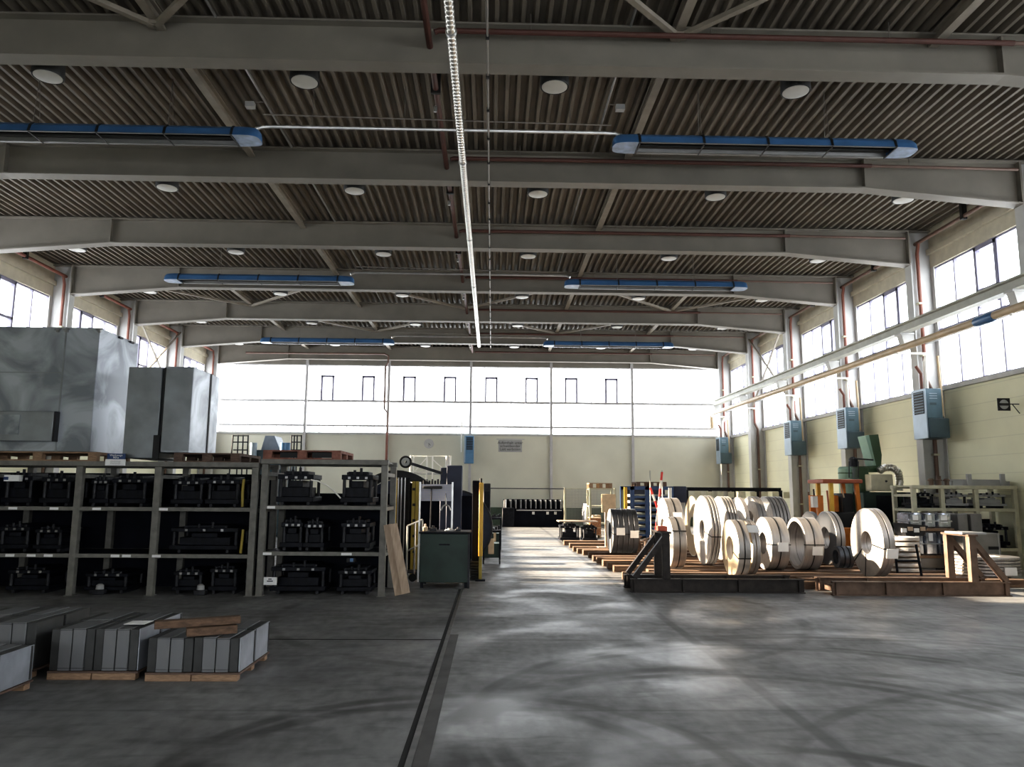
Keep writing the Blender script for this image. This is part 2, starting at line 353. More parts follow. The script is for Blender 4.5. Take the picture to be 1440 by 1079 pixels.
# windows: right and left banks, one unit per bay
wn = 0
def side_window(X0, y0, y1, s, bars):
    global wn; wn += 1
    f = MB(); t = .045; n = 5; h = (y1-y0)/n
    for i in range(n+1): f.box(X0-t, X0+t, y0+i*h-.022, y0+i*h+.022, SILL, WTOP)
    f.box(X0-.06, X0+.06, y0, y1, 5.78, 5.92); f.box(X0-t, X0+t, y0, y1, WTOP-.05, WTOP+.01); f.box(X0-t, X0+t, y0, y1, SILL-.01, SILL+.05)
    w = struct(f, 'window_%d' % wn, 'frame')
    MB().box(X0-.004, X0+.004, y0, y1, SILL, WTOP).build('pane', 'pane', w)
    if bars:                                 # tilting ventilation sash
        a = MB(); j = y0+2*h
        for (ya, yb, za, zb) in ((j+.02, j+.09, 6.1, WTOP-.03), (j+h-.09, j+h-.02, 6.1, WTOP-.03), (j+.02, j+h-.02, 6.45, 6.53), (j+.02, j+h-.02, WTOP-.12, WTOP-.03)): a.box(X0-.06, X0+.06, ya, yb, za, zb)
        a.build('sash', 'frame', w)
for k in range(-2, 7):
    side_window(XR+.05, B[k]+.12, B[k+1]-.12, 1, True)
    if k >= 2: side_window(XL-.05, B[k]+.12, B[k+1]-.12, -1, True)
side_window(XL-.05, LW, B[2]-.12, -1, False)
MX = [CL+.05, -9.15, -5.13, -1.10, 2.87, 6.88, CR-.02]   # back wall mullions
for i in range(6):
    wn += 1; x0, x1 = MX[i], MX[i+1]; f = MB(); n = 6; h = (x1-x0)/n; Y0 = YB+.05
    for (za, zb) in ((SILL-.01, SILL+.03), (4.70, 4.79), (5.90, 6.01), (7.70, 7.78)): f.box(x0, x1, Y0-.05, Y0+.05, za, zb)
    for j in range(1, n): f.box(x0+j*h-.010, x0+j*h+.010, Y0-.02, Y0+.02, SILL, 7.75)
    w = struct(f, 'window_%d' % wn, 'framel'); MB().box(x0, x1, Y0-.004, Y0+.004, SILL, 7.75).build('pane', 'pane', w)
    if 0 < i < 5:
        for c in (x0+1.0, x0+3.0):
            a = MB()
            for (xa, xb, za, zb) in ((c-.31, c-.23, 6.0, 7.2), (c+.23, c+.31, 6.0, 7.2), (c-.31, c+.31, 7.12, 7.22)): a.box(xa, xb, Y0-.07, Y0+.06, za, zb)
            a.build('sash', 'frame', w)
for i, x in enumerate(MX[1:-1]):
    struct(MB().box(x-.06, x+.06, YB-.14, YB-.02, 0, 8.0), 'trim_%d' % (10+i), 'framel')
# columns
def column(X0, X1, y, name):
    s = 1 if X1 > X0 else -1; mb = MB(); w = .15
    a, b = sorted((X0, X0+s*.03)); mb.box(a, b, y-w, y+w, 0, 7.72)
    a, b = sorted((X1-s*.04, X1-s*.01)); mb.box(a, b, y-w, y+w, 0, 8.6)
    a, b = sorted((X0+s*.03, X1-s*.04)); mb.box(a, b, y-.012, y+.012, 0, 8.6)
    a, b = sorted((X0-s*.02, X0+s*.06)); mb.box(a, b, y-.2, y+.2, 0, .03)
    return struct(mb, name, 'column')
for k in range(0, 8):
    yk = B[k] if k < 7 else 36.95
    column(CR, XR, yk, 'column')
    if k >= 1: column(CL, XL, yk, 'column')
# haunched roof girders
KL, KR = -10.05, 7.77
for k in range(0, 8):
    y = B[k] if k < 7 else 37.0; zb, ze, zt = 7.985, 7.70, 8.60
    mb = MB(); xl, xr = (XL+.05, XR-.05)
    low = [(CL, ze), (KL, zb), (KR, zb), (CR, ze)]
    mb.prism([(xl, y-.01, zt), (xl, y-.01, ze)]+[(a, y-.01, b) for a, b in low]+[(xr, y-.01, ze), (xr, y-.01, zt)], (0, .02, 0))
    for (a, b) in zip(low[:-1], low[1:]):
        mb.prism([(a[0], y-.15, a[1]), (b[0], y-.15, b[1]), (b[0], y-.15, b[1]-.03), (a[0], y-.15, a[1]-.03)], (0, .3, 0))
    mb.box(xl, xr, y-.15, y+.15, zt, zt+.03)
    for xk in (KL, KR): mb.box(xk-.02, xk+.02, y-.14, y+.14, zb, zt)
    for xk in (CL, CR): mb.box(xk-.02, xk+.02, y-.14, y+.14, ze, zt)
    struct(mb, 'beam', 'beam')
PX = [-13.2, -9.1, -5.07, -1.1, 2.74, 6.75, 10.9]
for x, ya, yb in ((-5.07, YF, YB), (2.74, YF, YB), (6.75, YF, B[1]), (-9.1, YF, B[1]), (-9.1, B[4], YB), (6.75, B[4], YB), (-1.1, B[4], YB)):
    mb = MB().box(x-.07, x+.07, ya, yb, 8.46, 8.50); mb.box(x-.012, x+.012, ya, yb, 8.50, 8.64); mb.box(x-.07, x+.07, ya, yb, 8.63, DECK)
    struct(mb, 'purlin', 'purlin')
# wind bracing
mb_i = 0
for (xa, k) in ((-5.07, 1), (2.74, 1), (-9.1, 5), (6.75, 5), (-1.1, 5), (-5.07, 6), (2.74, 6)):
    mb = MB()
    for xb in (xa-4.0, xa+4.0): mb.bar((xa, B[k]-.2, 8.42), (xb, B[k-1]+.2, 8.42), .09, .07)
    mb.box(xa-.12, xa+.12, B[k]-.32, B[k]-.16, 8.39, 8.44)
    struct(mb, 'roof_brace', 'purlin')
for (X0, X1) in ((CL-.1, CL-.1), (CR+.1, CR+.1)):
    mb = MB().bar((X0, B[5]+.1, 8.3), (X0, B[6]-.1, 5.2), .06, .05); mb.bar((X0, B[6]-.1, 8.3), (X0, B[5]+.1, 5.2), .06, .05)
    struct(mb, 'wall_brace', 'purlin')
# floor channel and slab joint
struct(MB().box(-.535, -.495, .5, 12.9, .001, .004), 'trim_20', 'gap')
struct(MB().box(-.495, -.455, .5, 12.9, .001, .010), 'trim_21', 'strip')
struct(MB().box(-.455, -.36, .5, 8.9, .001, .003), 'trim_22', 'jointp')
struct(MB().box(-9, -.53, 8.585, 8.615, .001, .003), 'trim_23', 'gap')
# ---------------------------------------------------------------- ceiling lamps
LX = [-11.35, -7.07, -3.05, .93, 4.83, 9.0]
rown = ['row nearest the camera', 'second row from the camera', 'third row from the camera', 'fourth row from the camera', 'second farthest row', 'row farthest from the camera']
first = None
for rI in range(6):
    cols = [1, 2, 3, 4] if rI == 0 else ([1, 2, 3, 4, 5] if rI == 1 else [0, 1, 2, 3, 4, 5])
    for j, c in enumerate(cols):
        loc = Vector((LX[c], 11.38+4.44*rI, 8.02)); lab = 'round ceiling downlight, %s from the left in the %s' % (ORD[j] if j else 'leftmost', rown[rI])
        lab = lab.replace('leftmost from the left', 'leftmost')
        if first is None:
            first = thing('ceiling_lamp', lab, 'lamp', loc, 'ceiling downlights')
            MB().lathe(loc, (0, 0, 1), [(.02, .21), (.0, .225), (.03, .235), (.30, .225), (.36, .12), (.62, .10)], 28).build('lamp_housing', 'lampb', first)
            MB().lathe(loc-Vector((0, 0, .012)), (0, 0, 1), [(0, .12), (.012, .205), (.02, .205)], 28).build('diffuser', 'lampd', first)
        else:
            n = first.copy(); col.objects.link(n); n.location = loc; n['label'] = lab
            for ch in list(first.children):
                q = ch.copy(); col.objects.link(q); q.parent = n
# ---------------------------------------------------------------- radiant tube heaters
def heater(x0, x1, y, label):
    z = 7.545 if y < 15 else 7.50; L = x1-x0; t = thing('tube_heater', label, 'heater', (x0, y, z), 'blue radiant tube heaters')
    sec = lambda o: [(-.21-o, 0), (-.17-o, .13), (-.10-o*.5, .19+o), (.10+o*.5, .19+o), (.17+o, .13), (.21+o, 0)]
    a, b = x0+.42, x1-.42
    out = sec(.008); inn = sec(-.008)
    mb = MB(); poly = [(a, y+p, z+q) for p, q in out]+[(a, y+p, z+q) for p, q in inn[::-1]]
    mb.prism(poly, (b-a, 0, 0)); mb.build('hood', 'blue', t, smooth=False)
    mb = MB(); i2 = sec(-.020)
    mb.prism([(a, y+p, z+q+.004) for p, q in inn]+[(a, y+p, z+q+.004) for p, q in i2[::-1]], (b-a, 0, 0)); mb.box(a, b, y+.16, y+.225, z-.008, z+.004); mb.box(a, b, y-.225, y-.20, z-.008, z+.004)
    mb.build('reflector', 'heatref', t, smooth=False)
    mb = MB()
    for q in (-.09, .09): mb.tube([(a, y+q, z+.09), (b, y+q, z+.09)], .045, 12)
    mb.build('radiant_tube', 'lampb', t)
    for (c, s) in ((a, -1), (b, 1)):
        # rounded end cap: quarter-round plan, domed top
        mb = MB(); n = 10; rings = []
        for i in range(n+1):
            w = i/n; sc = max(.12, (1-w**3)**.5); xx = c+s*.42*(1-(1-w)**1.6)
            rings.append([(xx, y+p*sc, z+q*(.35+.65*sc)) for p, q in sec(.012)])
        m = 6; vs = [v for r_ in rings for v in r_]; fs = []
        for i in range(n):
            for k in range(m-1): fs.append((i*m+k, i*m+k+1, (i+1)*m+k+1, (i+1)*m+k))
        fs.append(tuple(n*m+k for k in range(m)))
        mb.add(vs, fs).build('end_cap', 'blue', t)
        mb = MB(); up_ = [(r_[0]) for r_ in rings]; dn = [r_[-1] for r_ in rings]
        mb.prism([Vector(v)-Vector((0, 0, .004)) for v in up_]+[Vector(v)-Vector((0, 0, .004)) for v in dn[::-1]], (0, 0, .004)); mb.build('cap_plate', 'capl', t, smooth=False)
    for i in range(5):
        xx = a+.02+(b-a-.04)*i/4; mb = MB(); o1, o2 = sec(.010), sec(.022)
        mb.prism([(xx-.02, y+p, z+q) for p, q in o1]+[(xx-.02, y+p, z+q) for p, q in o2[::-1]], (.04, 0, 0)); mb.bar((xx, y-.22, z-.012), (xx, y+.22, z-.012), .02, .012)
        mb.build('bracket', 'lampb', t, smooth=False)
    mb = MB()
    for i in (1, 3):
        xx = a+(b-a)*i/4; mb.tube([(xx, y-.1, z+.19), (xx-.02, y, DECK-.004)], .006, 6); mb.tube([(xx, y+.1, z+.19), (xx-.02, y, DECK-.004)], .006, 6)
    mb.build('hanger', 'cable', t)
    return t
HY = [12.48, 21.40, 30.50]; wd = ['nearest', 'middle', 'farthest']
for i, y in enumerate(HY):
    heater(-9.42, -4.04, y, 'blue radiant tube heater under the ceiling, %s of the three on the left' % wd[i])
    heater(2.03, 7.36, y, 'blue radiant tube heater under the ceiling, %s of the three on the right' % wd[i])
    t = thing('gas_pipe', 'thin silver pipe slung between the %s pair of blue tube heaters' % wd[i], 'pipe', (-4.0, y+.1, 7.8), 'pipes between the tube heaters')
    MB().tube([(-4.16, y+.05, 7.79), (-4.05, y+.1, 7.85), (-3.9, y+.1, 7.86), (1.9, y+.1, 7.86), (2.1, y+.1, 7.85), (2.2, y+.05, 7.79)], .032, 8).build('flexible_pipe', 'silver', t)
    mb = MB()
    for x in (-3.2, -1.6, 0, 1.3): mb.tube([(x, y+.1, 7.85), (x, y+.1, DECK-.004)], .006, 6)
    mb.tube([(-4.0, y-.1, 7.98), (-1.0, y-.1, 7.94), (2.0, y-.1, 7.9)], .012, 6)
    mb.build('hanger', 'cable', t)
# spiral duct and the long cable beside it
t = thing('spiral_duct', 'long slim spiral-wound metal duct running down the hall under the beams', 'duct', (-.62, 6.6, 7.75))
mb = MB(); yy = 6.2; pts = []; rs = []
while yy < 31.95:
    pts += [(-.62, yy, 7.75), (-.62, yy+.035, 7.75), (-.62, yy+.045, 7.75), (-.62, yy+.09, 7.75)]; rs += [.062, .062, .067, .067]; yy += .10
mb.tube(pts, rs, 14).build('spiral_pipe', 'duct', t)
for y in (9.5, 13.6, 18.0, 22.3, 26.7, 31): MB().ring((-.62, y, 7.75), (0, 1, 0), .078, .06, .05, 18).tube([(-.62, y+.02, 7.82), (-.62, y+.02, DECK-.004)], .006, 6).build('clamp', 'silver', t)
t = thing('steel_cable', 'thin dark cable with ties strung along the hall beside the spiral duct', 'cable', (-.13, 6.6, 7.75))
MB().tube([(-.13, 6.2, 7.75), (-.13, 20, 7.74), (-.13, 32.4, 7.75)], .016, 8).build('wire', 'cable', t)
mb = MB()
for i in range(26): mb.box(-.155, -.105, 6.6+i*1.0, 6.64+i*1.0, 7.71, 7.78)
mb.build('cable_tie', 'black', t); MB().tube([(-.13, 32.4, 7.75), (-.13, 32.45, 7.95)], .012, 6).build('hook', 'cable', t)
# light conduits fixed under the deck
for i, (pa, pb_) in enumerate((((347, 97), (405, 200)), ((865, 105), (843, 190)))):
    x = (aZ(*pa, 8.62).x+aZ(*pb_, 8.62).x)/2
    t = thing('ceiling_conduit', 'thin pale conduit with small box under the ceiling deck, %s of the two' % ('left' if i == 0 else 'right'), 'conduit', (x, 12, 8.62), 'conduits under the ceiling deck')
    MB().tube([(x, 6.5, 8.625), (x, 20, 8.625), (x, 36, 8.625)], .022, 8).build('tube', 'silver', t)
    q = aZ(352 if i == 0 else 872, 148 if i == 0 else 152, 8.55); MB().box(q.x-.08, q.x+.08, q.y-.06, q.y+.06, 8.5, 8.6).build('junction_box', 'sill', t); MB().tube([(x, q.y, 8.62), (q.x, q.y, 8.6)], .01, 6).build('wire', 'cable', t)
# sprinkler pipes
t = thing('sprinkler_main', 'red-brown sprinkler main hung lengthwise along the middle of the ceiling', 'pipe', (-1.0, 8, 8.3))
MB().tube([(-1.02, 6.0, 8.3), (-1.02, 36.4, 8.3)], .05, 10).build('pipe', 'redceil', t)
for k in range(1, 7):
    y = B[k]+1.2; MB().box(-1.10, -.94, y, y+.06, 8.22, DECK-.004).build('hanger', 'lampb', t); MB().tube([(-1.06, y+.5, 8.24), (-1.06, y+.5, 8.14)], .03, 8).build('nozzle', 'silver', t)
bnm = ['nearest', 'second', 'third', 'fourth', 'fifth', 'sixth', 'seventh']
for k in range(1, 8):
    y = B[k]-.33; t = thing('sprinkler_pipe', 'red-brown sprinkler branch pipe along the %s roof girder from the camera' % bnm[k-1] if k > 1 else 'red-brown sprinkler branch pipe along the nearest roof girder', 'pipe', (-1, y, 8.38), 'sprinkler branch pipes')
    MB().tube([(-.925, y, 8.33), (-.86, y, 8.36), (7.8, y, 8.36)], .042, 10).build('pipe', 'redceil', t)
    MB().tube([(7.8, y, 8.36), (10.9, y, 8.34)], .03, 10).build('end_pipe', 'brownpipe', t)
    mb = MB()
    for x in (.5, 3.2, 5.9, 8.6): mb.tube([(x, y, 8.36), (x, y, DECK-.004)], .008, 6)
    mb.build('hanger', 'cable', t)
# downpipes on the columns
for s in (1, -1):
    for k in range(2, 8):
        yk = B[k] if k < 7 else 36.95
        X0 = (CR+.22) if s > 0 else (CL-.22); y = yk-.10; z0 = .05
        side = 'right' if s > 0 else 'left'
        t = thing('column_downpipe', 'red-brown downpipe on the %s wall, column %s from the camera' % (side, ['', '', 'nearest', 'second', 'third', 'fourth', 'fifth', 'sixth'][k]), 'pipe', (X0, y, 0), 'downpipes on the %s columns' % side)
        MB().tube([(X0-s*.0, y, 4.6), (X0, y, 8.0), (X0, y-.1, 8.3)], .045, 10).build('upper_pipe', 'redpipe', t)
        MB().tube([(X0, y, 4.6), (X0+s*.12, y, 4.35), (X0+s*.12, y, .02)], .05, 10).build('lower_pipe', 'brownpipe', t)
        mb = MB()
        for z in (1.2, 2.6, 5.2, 6.6): xx = X0+s*(.12 if z < 4.5 else 0); mb.box(xx-.07, xx+.07, y-.06, y+.085, z, z+.05)
        mb.build('pipe_clamp', 'rackr', t)
    # gutter pipe under the eave
    t = thing('eaves_pipe', 'red-brown pipe running along the eaves above the %s windows' % ('right' if s > 0 else 'left'), 'pipe', (XR-.5 if s > 0 else XL+.5, 16, 8.3))
    X0 = XR-.42 if s > 0 else XL+.42
    MB().tube([(X0, 15.5, 8.28), (X0, 36.6, 8.28)], .05, 10).build('pipe', 'redpipe' if s < 0 else 'brownpipe', t)
    for k in range(3, 7): MB().box(X0-.06, X0+.06, B[k]-2.2, B[k]-2.1, 8.2, 8.62).build('hanger', 'lampb', t)
# back wall drop pipe
t = thing('back_wall_downpipe', 'red-brown pipe dropping down the back wall beside a window mullion', 'pipe', (-5.13, YB-.2, 2))
p = [aY(310, 493, 36.7), aY(544, 493, 36.7), aY(546, 500, 36.7), aY(547, 512, 36.8)]
MB().tube([(-12.0, 36.62, 8.18), (-5.3, 36.62, 8.2), (-5.12, 36.62, 8.1), (-5.12, 36.70, 7.8), (-5.28, 36.9, 7.6), (-5.28, 36.95, 5.55), (-5.12, 36.98, 5.35), (-5.12, 36.98, 4.4)], .05, 10).build('upper_pipe', 'brownpipe', t)
MB().tube([(-5.12, 36.98, 4.4), (-5.12, 36.98, .0)], .06, 10).build('lower_pipe', 'redpipe', t)
# ---------------------------------------------------------------- crane rail, pipe, unit heaters on the right
t = thing('crane_rail', 'pale grey crane runway beam carried on brackets along the right wall', 'crane rail', (10.8, 14, 5.6))
zt, zb = 6.06, 5.83
mb = MB().box(10.72, 10.96, 9, 36.7, zt-.02, zt); mb.box(10.83, 10.85, 9, 36.7, zb, zt); mb.box(10.72, 10.96, 9, 36.7, zb, zb+.02); mb.box(10.80, 10.88, 9, 36.7, zt, zt+.05)
mb.build('runway_beam', 'rail', t)
for k in range(2, 8):
    yk = B[k] if k < 7 else 36.6
    mb = MB().box(10.70, 11.08, yk-.14, yk+.14, zb-.05, zb-.005); mb.prism([(10.74, yk-.12, zb-.05), (11.08, yk-.12, zb-.05), (11.08, yk-.12, zb-.34), (10.80, yk-.12, zb-.30)], (0, .24, 0))
    mb.build('bracket', 'column', t)
t = thing('overhead_pipe', 'tan coated pipe with blue coupling running below the crane runway beam', 'pipe', (10.72, 14, 5.42))
MB().tube([(10.6, 9, 5.36), (10.6, 36.9, 5.40), (10.75, 37.0, 5.3), (10.75, 37.0, 4.75)], .085, 14).build('pipe', 'tan', t)
q = aX(1385, 449, 10.6)
MB().tube([(10.6, q.y-.32, 5.36), (10.6, q.y-.24, 5.36), (10.6, q.y+.25, 5.36), (10.6, q.y+.32, 5.36)], [.09, .11, .11, .09], 14).build('coupling', 'blue', t)
for k in range(2, 8):
    yk = (B[k] if k < 7 else 36.5)-.3; MB().bar((10.5, yk, 5.24), (11.35, yk, 5.24), .06, .05).build('pipe_support', 'white', t)
t = thing('cable_tray', 'grey conduit rail fixed behind the crane beam on the right columns', 'rail', (11.0, 14, 5.75))
MB().box(11.35, 11.43, 15, 36.7, 5.52, 5.60).build('conduit', 'silver', t); MB().box(11.35, 11.43, 15, 36.7, 5.70, 5.73).build('rail_strip', 'frame', t)
def unit(k, label):
    yk = (B[k] if k < 7 else 36.95); y1 = yk-.22; y0 = y1-.62; x0, x1 = 10.85, 11.26; z0, z1 = 3.0, 4.25
    t = thing('unit_heater', label, 'heater', (x0, y0, z0), 'blue unit heaters on the right columns')
    MB().box(x0+.015, x1, y0, y1, z0+.5, z1).build('casing', 'unit', t, .012)
    MB().box(x0+.02, x1+.14, y0-.03, y1, z0, z0+.5).build('fan_box', 'unitd', t, .02)
    MB().box(x0-.01, x0+.015, y0, y1, z0, z1).build('side_panel', 'unitl', t)
    mb = MB().box(x0-.02, x0-.01, y0+.08, y1-.10, z0+.62, z1-.06)
    mb.build('grille', 'black', t)
    mb = MB()
    for i in range(8): mb.box(x0-.03, x0-.012, y0+.07, y1-.09, z0+.66+i*.07, z0+.675+i*.07)
    mb.build('louvre', 'unit', t)
    mb = MB()
    for i in range(3): mb.box(x0+.09, x1-.12, y0-.012, y0-.002, z1-.14-i*.06, z1-.12-i*.06)
    mb.build('vent_slot', 'unitl', t)
    MB().box(x0+.1, x1-.15, y0-.008, y0-.001, z1-.42, z1-.36).build('name_plate', 'unitd', t)
    mb = MB().tube([(x1-.12, y1-.2, z1), (x1-.12, y1-.2, 5.0), (x1-.02, y1-.1, 5.15)], .05, 8); mb.build('flue', 'white', t)
    MB().tube([(x1+.03, y0+.1, 5.1), (x1+.06, y0+.1, z0+.55)], .035, 8).build('supply_pipe', 'tan', t)
    MB().tube([(x0+.1, y1-.1, 4.9), (x0+.22, y1-.1, 4.7), (x0+.22, y1-.1, z1-.01)], .04, 8).build('red_pipe', 'redpipe', t)
    for xx in (x1-.1, x1+.08): MB().box(xx-.03, xx+.03, y1, yk-.155, z0+.2, z0+.26).build('bracket', 'column', t)
for k, w in ((3, 'nearest to the camera'), (4, 'second from the camera'), (5, 'third from the camera'), (7, 'at the far corner')):
    unit(k, 'blue-grey unit heater mounted on a right-hand column, %s' % w)
# heater on the back wall
p = aY(653, 613, YB-.55); q = aY(666, 652, YB-.55)
t = thing('wall_heater', 'slim blue heater with slatted grille on the back wall left of the notice', 'heater', (p.x, p.y, q.z))
MB().box(p.x, q.x, p.y, YB-.16, q.z, p.z).build('casing', 'unitb', t, .02)
MB().box(p.x-.012, p.x+.06, p.y-.012, YB-.2, q.z+.04, p.z-.02).build('side_panel', 'unitl', t)
MB().box(p.x+.1, q.x-.05, p.y-.012, p.y-.003, p.z-.68, p.z-.08).build('grille', 'black', t)
mb = MB()
for i in range(7): mb.box(p.x+.1, q.x-.05, p.y-.025, p.y-.014, p.z-.64+i*.08, p.z-.62+i*.08)
mb.build('louvre', 'unitb', t); MB().tube([(p.x-.15, YB-.3, 5.0), (p.x-.15, YB-.3, q.z+.55)], .035, 8).build('supply_pipe', 'white', t)
MB().bar(((p.x+q.x)/2, YB-.16, q.z+.2), ((p.x+q.x)/2, YB-.142, q.z+.2), .2, .1).build('bracket', 'column', t)
# stop sign on an arm at the right wall
p = aY(1411.5, 569, 16.6)
t = thing('crane_sign', 'square black sign with grey disc and bar on an arm from right wall', 'sign', (p.x, 16.6, p.z))
MB().box(p.x-.14, p.x+.14, 16.59, 16.61, p.z-.14, p.z+.14).build('sign_plate', 'black', t)
MB().lathe((p.x, 16.59, p.z), (0, -1, 0), [(0, .105), (.006, .105)], 28).build('disc', 'plate', t)
MB().box(p.x-.12, p.x+.12, 16.575, 16.583, p.z-.028, p.z+.028).build('sign_bar', 'black', t)
MB().tube([(p.x+.14, 16.6, p.z+.01), (XR, 16.6, p.z+.01)], .012, 6).tube([(p.x+.2, 16.6, p.z), (XR, 16.6, p.z-.2)], .01, 6).build('arm', 'black', t)
# clock and notice on the back wall
p = aY(603, 624, YB-.06)
t = thing('wall_clock', 'round wall clock with pale face high on the back wall', 'clock', p)
MB().lathe((p.x, YB, p.z), (0, -1, 0), [(0, .23), (.07, .23), (.075, .20)], 32).build('clock_case', 'framel', t)
MB().lathe((p.x, YB-.076, p.z), (0, -1, 0), [(0, .19), (.004, .19)], 32).build('clock_face', 'sill', t)
MB().bar((p.x, YB-.085, p.z), (p.x+.09, YB-.085, p.z-.09), .02, .004, (0, 1, 0)).bar((p.x, YB-.088, p.z+.02), (p.x+.01, YB-.088, p.z-.15), .014, .004, (0, 1, 0)).build('hand', 'ink', t)
p0 = aY(701, 619, YB-.02); p1 = aY(734, 636, YB-.02)
t = thing('wall_notice', 'painted warning notice in three lines of dark letters on the back wall', 'sign', ((p0.x+p1.x)/2, YB-.02, p1.z))
MB().box(p0.x, p1.x, YB-.02, YB-.002, p1.z, p0.z).build('notice_board', 'plate', t)
text('Aufenthalt unter\nschwebender\nLast verboten', ((p0.x+p1.x)/2, YB-.024, (p0.z+p1.z)/2), .185, 'ink', t)
MB().box(p0.x-.1, p1.x+.12, YB-.03, YB-.004, p0.z+.02, p0.z+.06).build('light_strip', 'framel', t)
# ---------------------------------------------------------------- helpers for stores
def pallet(x0, x1, y0, y1, z0, label, m='pallet', group=None, h=.144):
    t = thing('wooden_pallet', label, 'pallet', ((x0+x1)/2, (y0+y1)/2, z0), group)
    b = MB(); w = .1
    for y in (y0, (y0+y1)/2-w/2, y1-w): b.box(x0, x1, y, y+w, z0, z0+.022)
    b.build('bottom_board', m, t)
    b = MB()
    for y in (y0, (y0+y1)/2-w/2, y1-w):
        for x in (x0, (x0+x1)/2-.07, x1-.14): b.box(x, x+.14, y, y+w, z0+.022, z0+h-.044)
    b.build('pallet_block', m, t, .004)
    b = MB()
    for x in (x0, (x0+x1)/2-.07, x1-.14): b.box(x, x+.14, y0, y1, z0+h-.044, z0+h-.022)
    n = 7; s = (y1-y0)/n
    for i in range(n): b.box(x0, x1, y0+i*s+.01, y0+(i+1)*s-.01, z0+h-.022, z0+h)
    b.build('deck_board', m, t); return t
def press_tool(x0, x1, y0, y1, z0, h, label, m='die', m2='die2', posts=True, group=None, spr=True):
    t = thing('press_tool', label, 'press tool', ((x0+x1)/2, (y0+y1)/2, z0), group); W = x1-x0
    b = MB()
    for x in (x0+W*.12, x1-W*.18): b.box(x, x+.05, y0+.02, y1-.02, z0, z0+.05)
    b.build('support_bar', m2, t, .004)
    z = z0+.05; MB().box(x0, x1, y0, y1, z, z+h*.14).build('base_plate', m, t, .006)
    zu = z0+h*.70
    b = MB().box(x0+W*.12, x1-W*.14, y0+.08, y1-.08, z+h*.14, z+h*.40); b.box(x0+W*.30, x1-W*.32, y0+.05, y1-.05, z+h*.40, zu-.02); b.build('die_block', m, t, .006)
    if posts:
        for x in (x0+.05, x1-.05):
            for y in (y0+.05, y1-.05): MB().tube([(x, y, z+h*.14), (x, y, zu)], .026, 12).build('guide_post', m2, t)
    b = MB().box(x0+.01, x1-.01, y0+.01, y1-.01, zu, zu+h*.13); b.box(x0+W*.2, x1-W*.2, y0+.06, y1-.06, zu+h*.13, zu+h*.22); b.build('upper_plate', m, t, .006)
    if spr:
        b = MB()
        for i in range(4): xx = x0+W*(.2+.2*i); b.tube([(xx, y0+.06, zu+h*.13), (xx, y0+.06, zu+h*(.20+.06*((i*7) % 3)))], .022, 10)
        b.build('clamp_bolt', m2, t)
    b = MB()
    for i in range(3): xx = x0+W*(.22+.26*i); b.box(xx, xx+.04, y0-.006, y0, zu+.01, zu+.045)
    b.build('stud_plate', 'diel', t)
    return t
# ---------------------------------------------------------------- left rack
def rack(posts, yf, yb, lv, top, label, tags, panel, m='rack', pw=.1, thick=.06, back='rackback', panel_top=None):
    t = thing('storage_rack', label, 'rack', (posts[0], yf, 0))
    for x in posts:
        for y in (yf, yb-pw): MB().box(x-pw/2, x+pw/2, y, y+pw, 0, top).build('post', m, t, .006)
        MB().box(x-.065, x+.065, yf-.02, yf+pw+.02, 0, .012).build('foot_plate', m, t)
        for z in lv+[top-.1]: MB().box(x-.03, x+.03, yf+pw, yb-pw, z-.08, z-.02).build('side_rail', m, t)
    for z in lv:
        for y in (yf+.004, yb-pw): MB().box(posts[0], posts[-1], y, y+.05, z-thick, z).build('shelf_beam', m, t, .004)
        MB().box(posts[0]+.02, posts[-1]-.02, yf+.054, yb-pw, z-.02, z-.002).build('shelf_board', 'die', t)
    for y in (yf-.02, yb-pw): MB().box(posts[0]-pw/2-.01, posts[-1]+pw/2+.01, y, y+pw+.02, top, top+.075).build('top_beam', m, t, .004)
    MB().box(posts[0], posts[-1], yf+.11, yb-.11, top+.04, top+.06).build('top_board', m, t)
    if panel: MB().box(posts[0], posts[-1], yb, yb+.02, 0, panel).build('dark_backing', back, t)  # dark sheet added so the view behind the shelves stays dark
    for (x, z, w) in tags: MB().box(x, x+w, yf-.004, yf+.004, z-.05, z-.012).build('shelf_tag', 'paper', t)
    return t
RY0, RY1 = 11.98, 13.15
L1, L2 = [.62, 1.325], [.665, 1.365]
tg = []
for px, z in ((12, 1), (70, 1), (130, 1), (224, 1), (8, 0), (38, 0), (62, 0), (156, 0), (172, 0), (214, 0)):
    a = aY(px, 714 if z else 778, RY0); tg.append((a.x, L1[z], .13))
rack([-9.2, -7.75, -6.37, -5.17, -3.68], RY0, RY1, L1, 1.945, 'long grey three-tier steel rack of press tools under the metal housings', tg, 1.86)
tg = [(aY(376, 710, RY0).x, L2[1], .12), (aY(370, 774, RY0).x, L2[0], .13), (aY(480, 774, RY0).x, L2[0], .16)]
rack([-3.53, -1.68], RY0, RY1, L2, 2.0, 'shorter grey three-tier steel rack with a reddish pallet on top', tg, 1.55)
def rx(px, y=12.3): return aY(px, 745, y).x
tools = [(2, 46, 1, .46, 'left end'), (52, 92, 1, .42, 'left end, beside the post'), (2, 44, 2, .56, 'left end'), (55, 98, 2, .54, 'left end, beside the post'), (20, 80, 0, .42, 'left end'),
         (125, 152, 2, .50, 'second bay from left, left side'), (154, 205, 2, .53, 'second bay from left'), (128, 188, 0, .36, 'second bay from left'),
         (240, 285, 2, .50, 'third bay, left side'), (288, 336, 2, .52, 'third bay'), (242, 338, 1, .46, 'third bay'), (250, 292, 0, .40, 'third bay, left side'), (300, 340, 0, .46, 'third bay, right side')]
lvn = ['bottom', 'middle', 'top']
